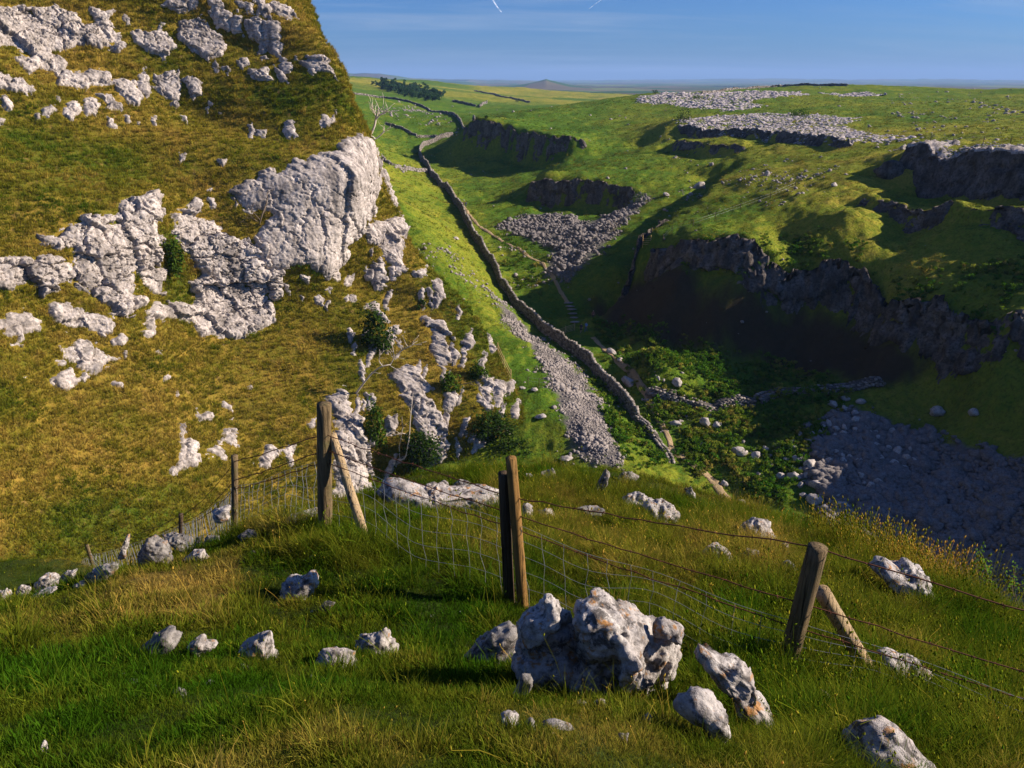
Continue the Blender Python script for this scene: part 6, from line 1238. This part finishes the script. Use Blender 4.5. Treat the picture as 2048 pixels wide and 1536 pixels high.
g = on_land(1186, 640); person(g, 'walker in a pale hat coming down beyond the gate', (0.22, 0.10, 0.08), (True, (0.06, 0.05, 0.05)), 3.4, hat=(0.5, 0.55, 0.55))
g = on_land(932, 416); person(g, 'tiny walker in a dark jacket on the valley path', (0.04, 0.06, 0.12), (True, (0.05, 0.06, 0.08)), 0.4); person(g + np.array([-0.7, 0.6, 0]), 'tiny walker in brown close beside the one in the dark jacket', (0.13, 0.08, 0.05), (True, (0.09, 0.07, 0.06)), 0.3, h=1.66)
# ================================================================== CAMERA, LIGHT, SKY
cam = bpy.data.cameras.new('camera'); cam.sensor_width = 36; cam.lens = 36 * F / 2048; cam.clip_start = 0.05; cam.clip_end = 60000
co = bpy.data.objects.new('camera', cam); COL.objects.link(co); co.rotation_euler = (math.pi / 2 - PIT, 0, 0); SC.camera = co
SUN_EL, SUN_AZ = math.radians(27), math.radians(2)       # azimuth from +X towards +Y
sd = Vector((math.cos(SUN_AZ) * math.cos(SUN_EL), math.sin(SUN_AZ) * math.cos(SUN_EL), math.sin(SUN_EL)))
sl = bpy.data.lights.new('sun', 'SUN'); sl.energy = 5.0; sl.angle = math.radians(0.5); sl.color = (1.0, 0.87, 0.70)
so = bpy.data.objects.new('sun', sl); COL.objects.link(so); so.rotation_euler = sd.to_track_quat('Z', 'Y').to_euler()
w = bpy.data.worlds.new('World'); SC.world = w; w.use_nodes = True; wt = NT(w.node_tree)
for n in list(w.node_tree.nodes): w.node_tree.nodes.remove(n)
sky = wt.n('ShaderNodeTexSky', sky_type='NISHITA', sun_disc=False, sun_elevation=SUN_EL, sun_rotation=math.atan2(sd.x, sd.y), air_density=1.0, dust_density=0.9, ozone_density=3.0, altitude=300)
tc = wt.n('ShaderNodeTexCoord').outputs['Generated']
tint = wt.mix(1.0, sky.outputs[0], (0.29, 0.60, 1.18), 'MULTIPLY')
# thin cirrus: long wisps high over the valley, mapped on the sky's own directions
sp = wt.n('ShaderNodeSeparateXYZ'); w.node_tree.links.new(tc, sp.inputs[0])
px_ = wt.math('DIVIDE', sp.outputs[0], wt.math('ADD', wt.math('ABSOLUTE', sp.outputs[2]), 0.12)); py_ = wt.math('DIVIDE', sp.outputs[1], wt.math('ADD', wt.math('ABSOLUTE', sp.outputs[2]), 0.12))
cb = wt.n('ShaderNodeCombineXYZ'); w.node_tree.links.new(px_, cb.inputs[0]); w.node_tree.links.new(py_, cb.inputs[1])
c1 = wt.noise(wt.mapping(cb.outputs[0], (0.35, 1.5, 1), (0, 0, 0.12)), 1.2, 8, 0.62, 0.8); c2 = wt.noise(wt.mapping(cb.outputs[0], (0.25, 0.4, 1)), 0.9, 3)
cf = wt.math('MULTIPLY', wt.ramp(c1, [(0.47, 0.0), (0.72, 0.6)]), wt.ramp(c2, [(0.36, 0.0), (0.55, 1.0)]))
tint = wt.mix(cf, tint, (3.6, 4.7, 6.5))
bg = wt.n('ShaderNodeBackground', inp={'Strength': 0.05}); wo = wt.n('ShaderNodeOutputWorld')
w.node_tree.links.new(tint, bg.inputs[0]); w.node_tree.links.new(bg.outputs[0], wo.inputs[0])
vs = SC.view_settings; SC.display_settings.display_device = 'sRGB'; vs.view_transform = 'Standard'; vs.look = 'None'; vs.exposure = 1.0; vs.gamma = 1.0
# the air: pale haze between here and the far hills
SC.cycles.diffuse_bounces = 1; SC.cycles.volume_bounces = 0; SC.cycles.transmission_bounces = 2; SC.cycles.max_bounces = 6
HZ_ON = True
if HZ_ON:
    hb = MB(); hb.boxes([(0, 11000, 75)], [(16000, 0, 0)], [(0, 15600, 0)], [(0, 0, 235)])
    mh = bpy.data.materials.new('haze'); mh.use_nodes = True; nt = mh.node_tree
    for n in list(nt.nodes): nt.nodes.remove(n)
    pv = nt.nodes.new('ShaderNodeVolumePrincipled'); pv.inputs['Color'].default_value = (0.34, 0.56, 1.0, 1); pv.inputs['Density'].default_value = 0.00007; pv.inputs['Anisotropy'].default_value = 0.0
    oo = nt.nodes.new('ShaderNodeOutputMaterial'); nt.links.new(pv.outputs[0], oo.inputs['Volume'])
    tag(link('haze', hb.mesh('haze', mh, False)), 'pale blue haze over the far country', 'haze', kind='stuff')

# two short contrails high above the far country
M_CT, nt = nmat('contrail'); t = NT(nt); d_ = t.n('ShaderNodeBsdfDiffuse', inp={0: (0.9, 0.9, 0.92, 1)}); tl_ = t.n('ShaderNodeBsdfTranslucent', inp={0: (0.9, 0.9, 0.92, 1)}); a_ = t.n('ShaderNodeAddShader'); nt.links.new(d_.outputs[0], a_.inputs[0]); nt.links.new(tl_.outputs[0], a_.inputs[1])
tp_ = t.n('ShaderNodeBsdfTransparent'); x_ = t.n('ShaderNodeMixShader'); nt.links.new(t.ramp(t.noise(t.obj(), 0.02, 4), [(0.35, 0.05), (0.7, 0.4)]), x_.inputs[0]); nt.links.new(tp_.outputs[0], x_.inputs[1]); nt.links.new(a_.outputs[0], x_.inputs[2]); o_ = t.n('ShaderNodeOutputMaterial'); nt.links.new(x_.outputs[0], o_.inputs[0])
for ln, lab in (([(980, -12), (988, 4), (996, 16), (1003, 24)], 'short contrail slanting down to the right near the top of the sky'), ([(1216, -12), (1202, 0), (1190, 8), (1178, 18)], 'short contrail slanting down to the left near the top of the sky')):
    W = np.array([at(u, v, 9000) for u, v in ln]); b = MB(); b.tube(smooth_pts(W - W[1], 2), np.linspace(8, 3, len(smooth_pts(W))), 8); tag(link('contrail', b.mesh('contrail', M_CT), None, tuple(W[1])), lab, 'contrail')
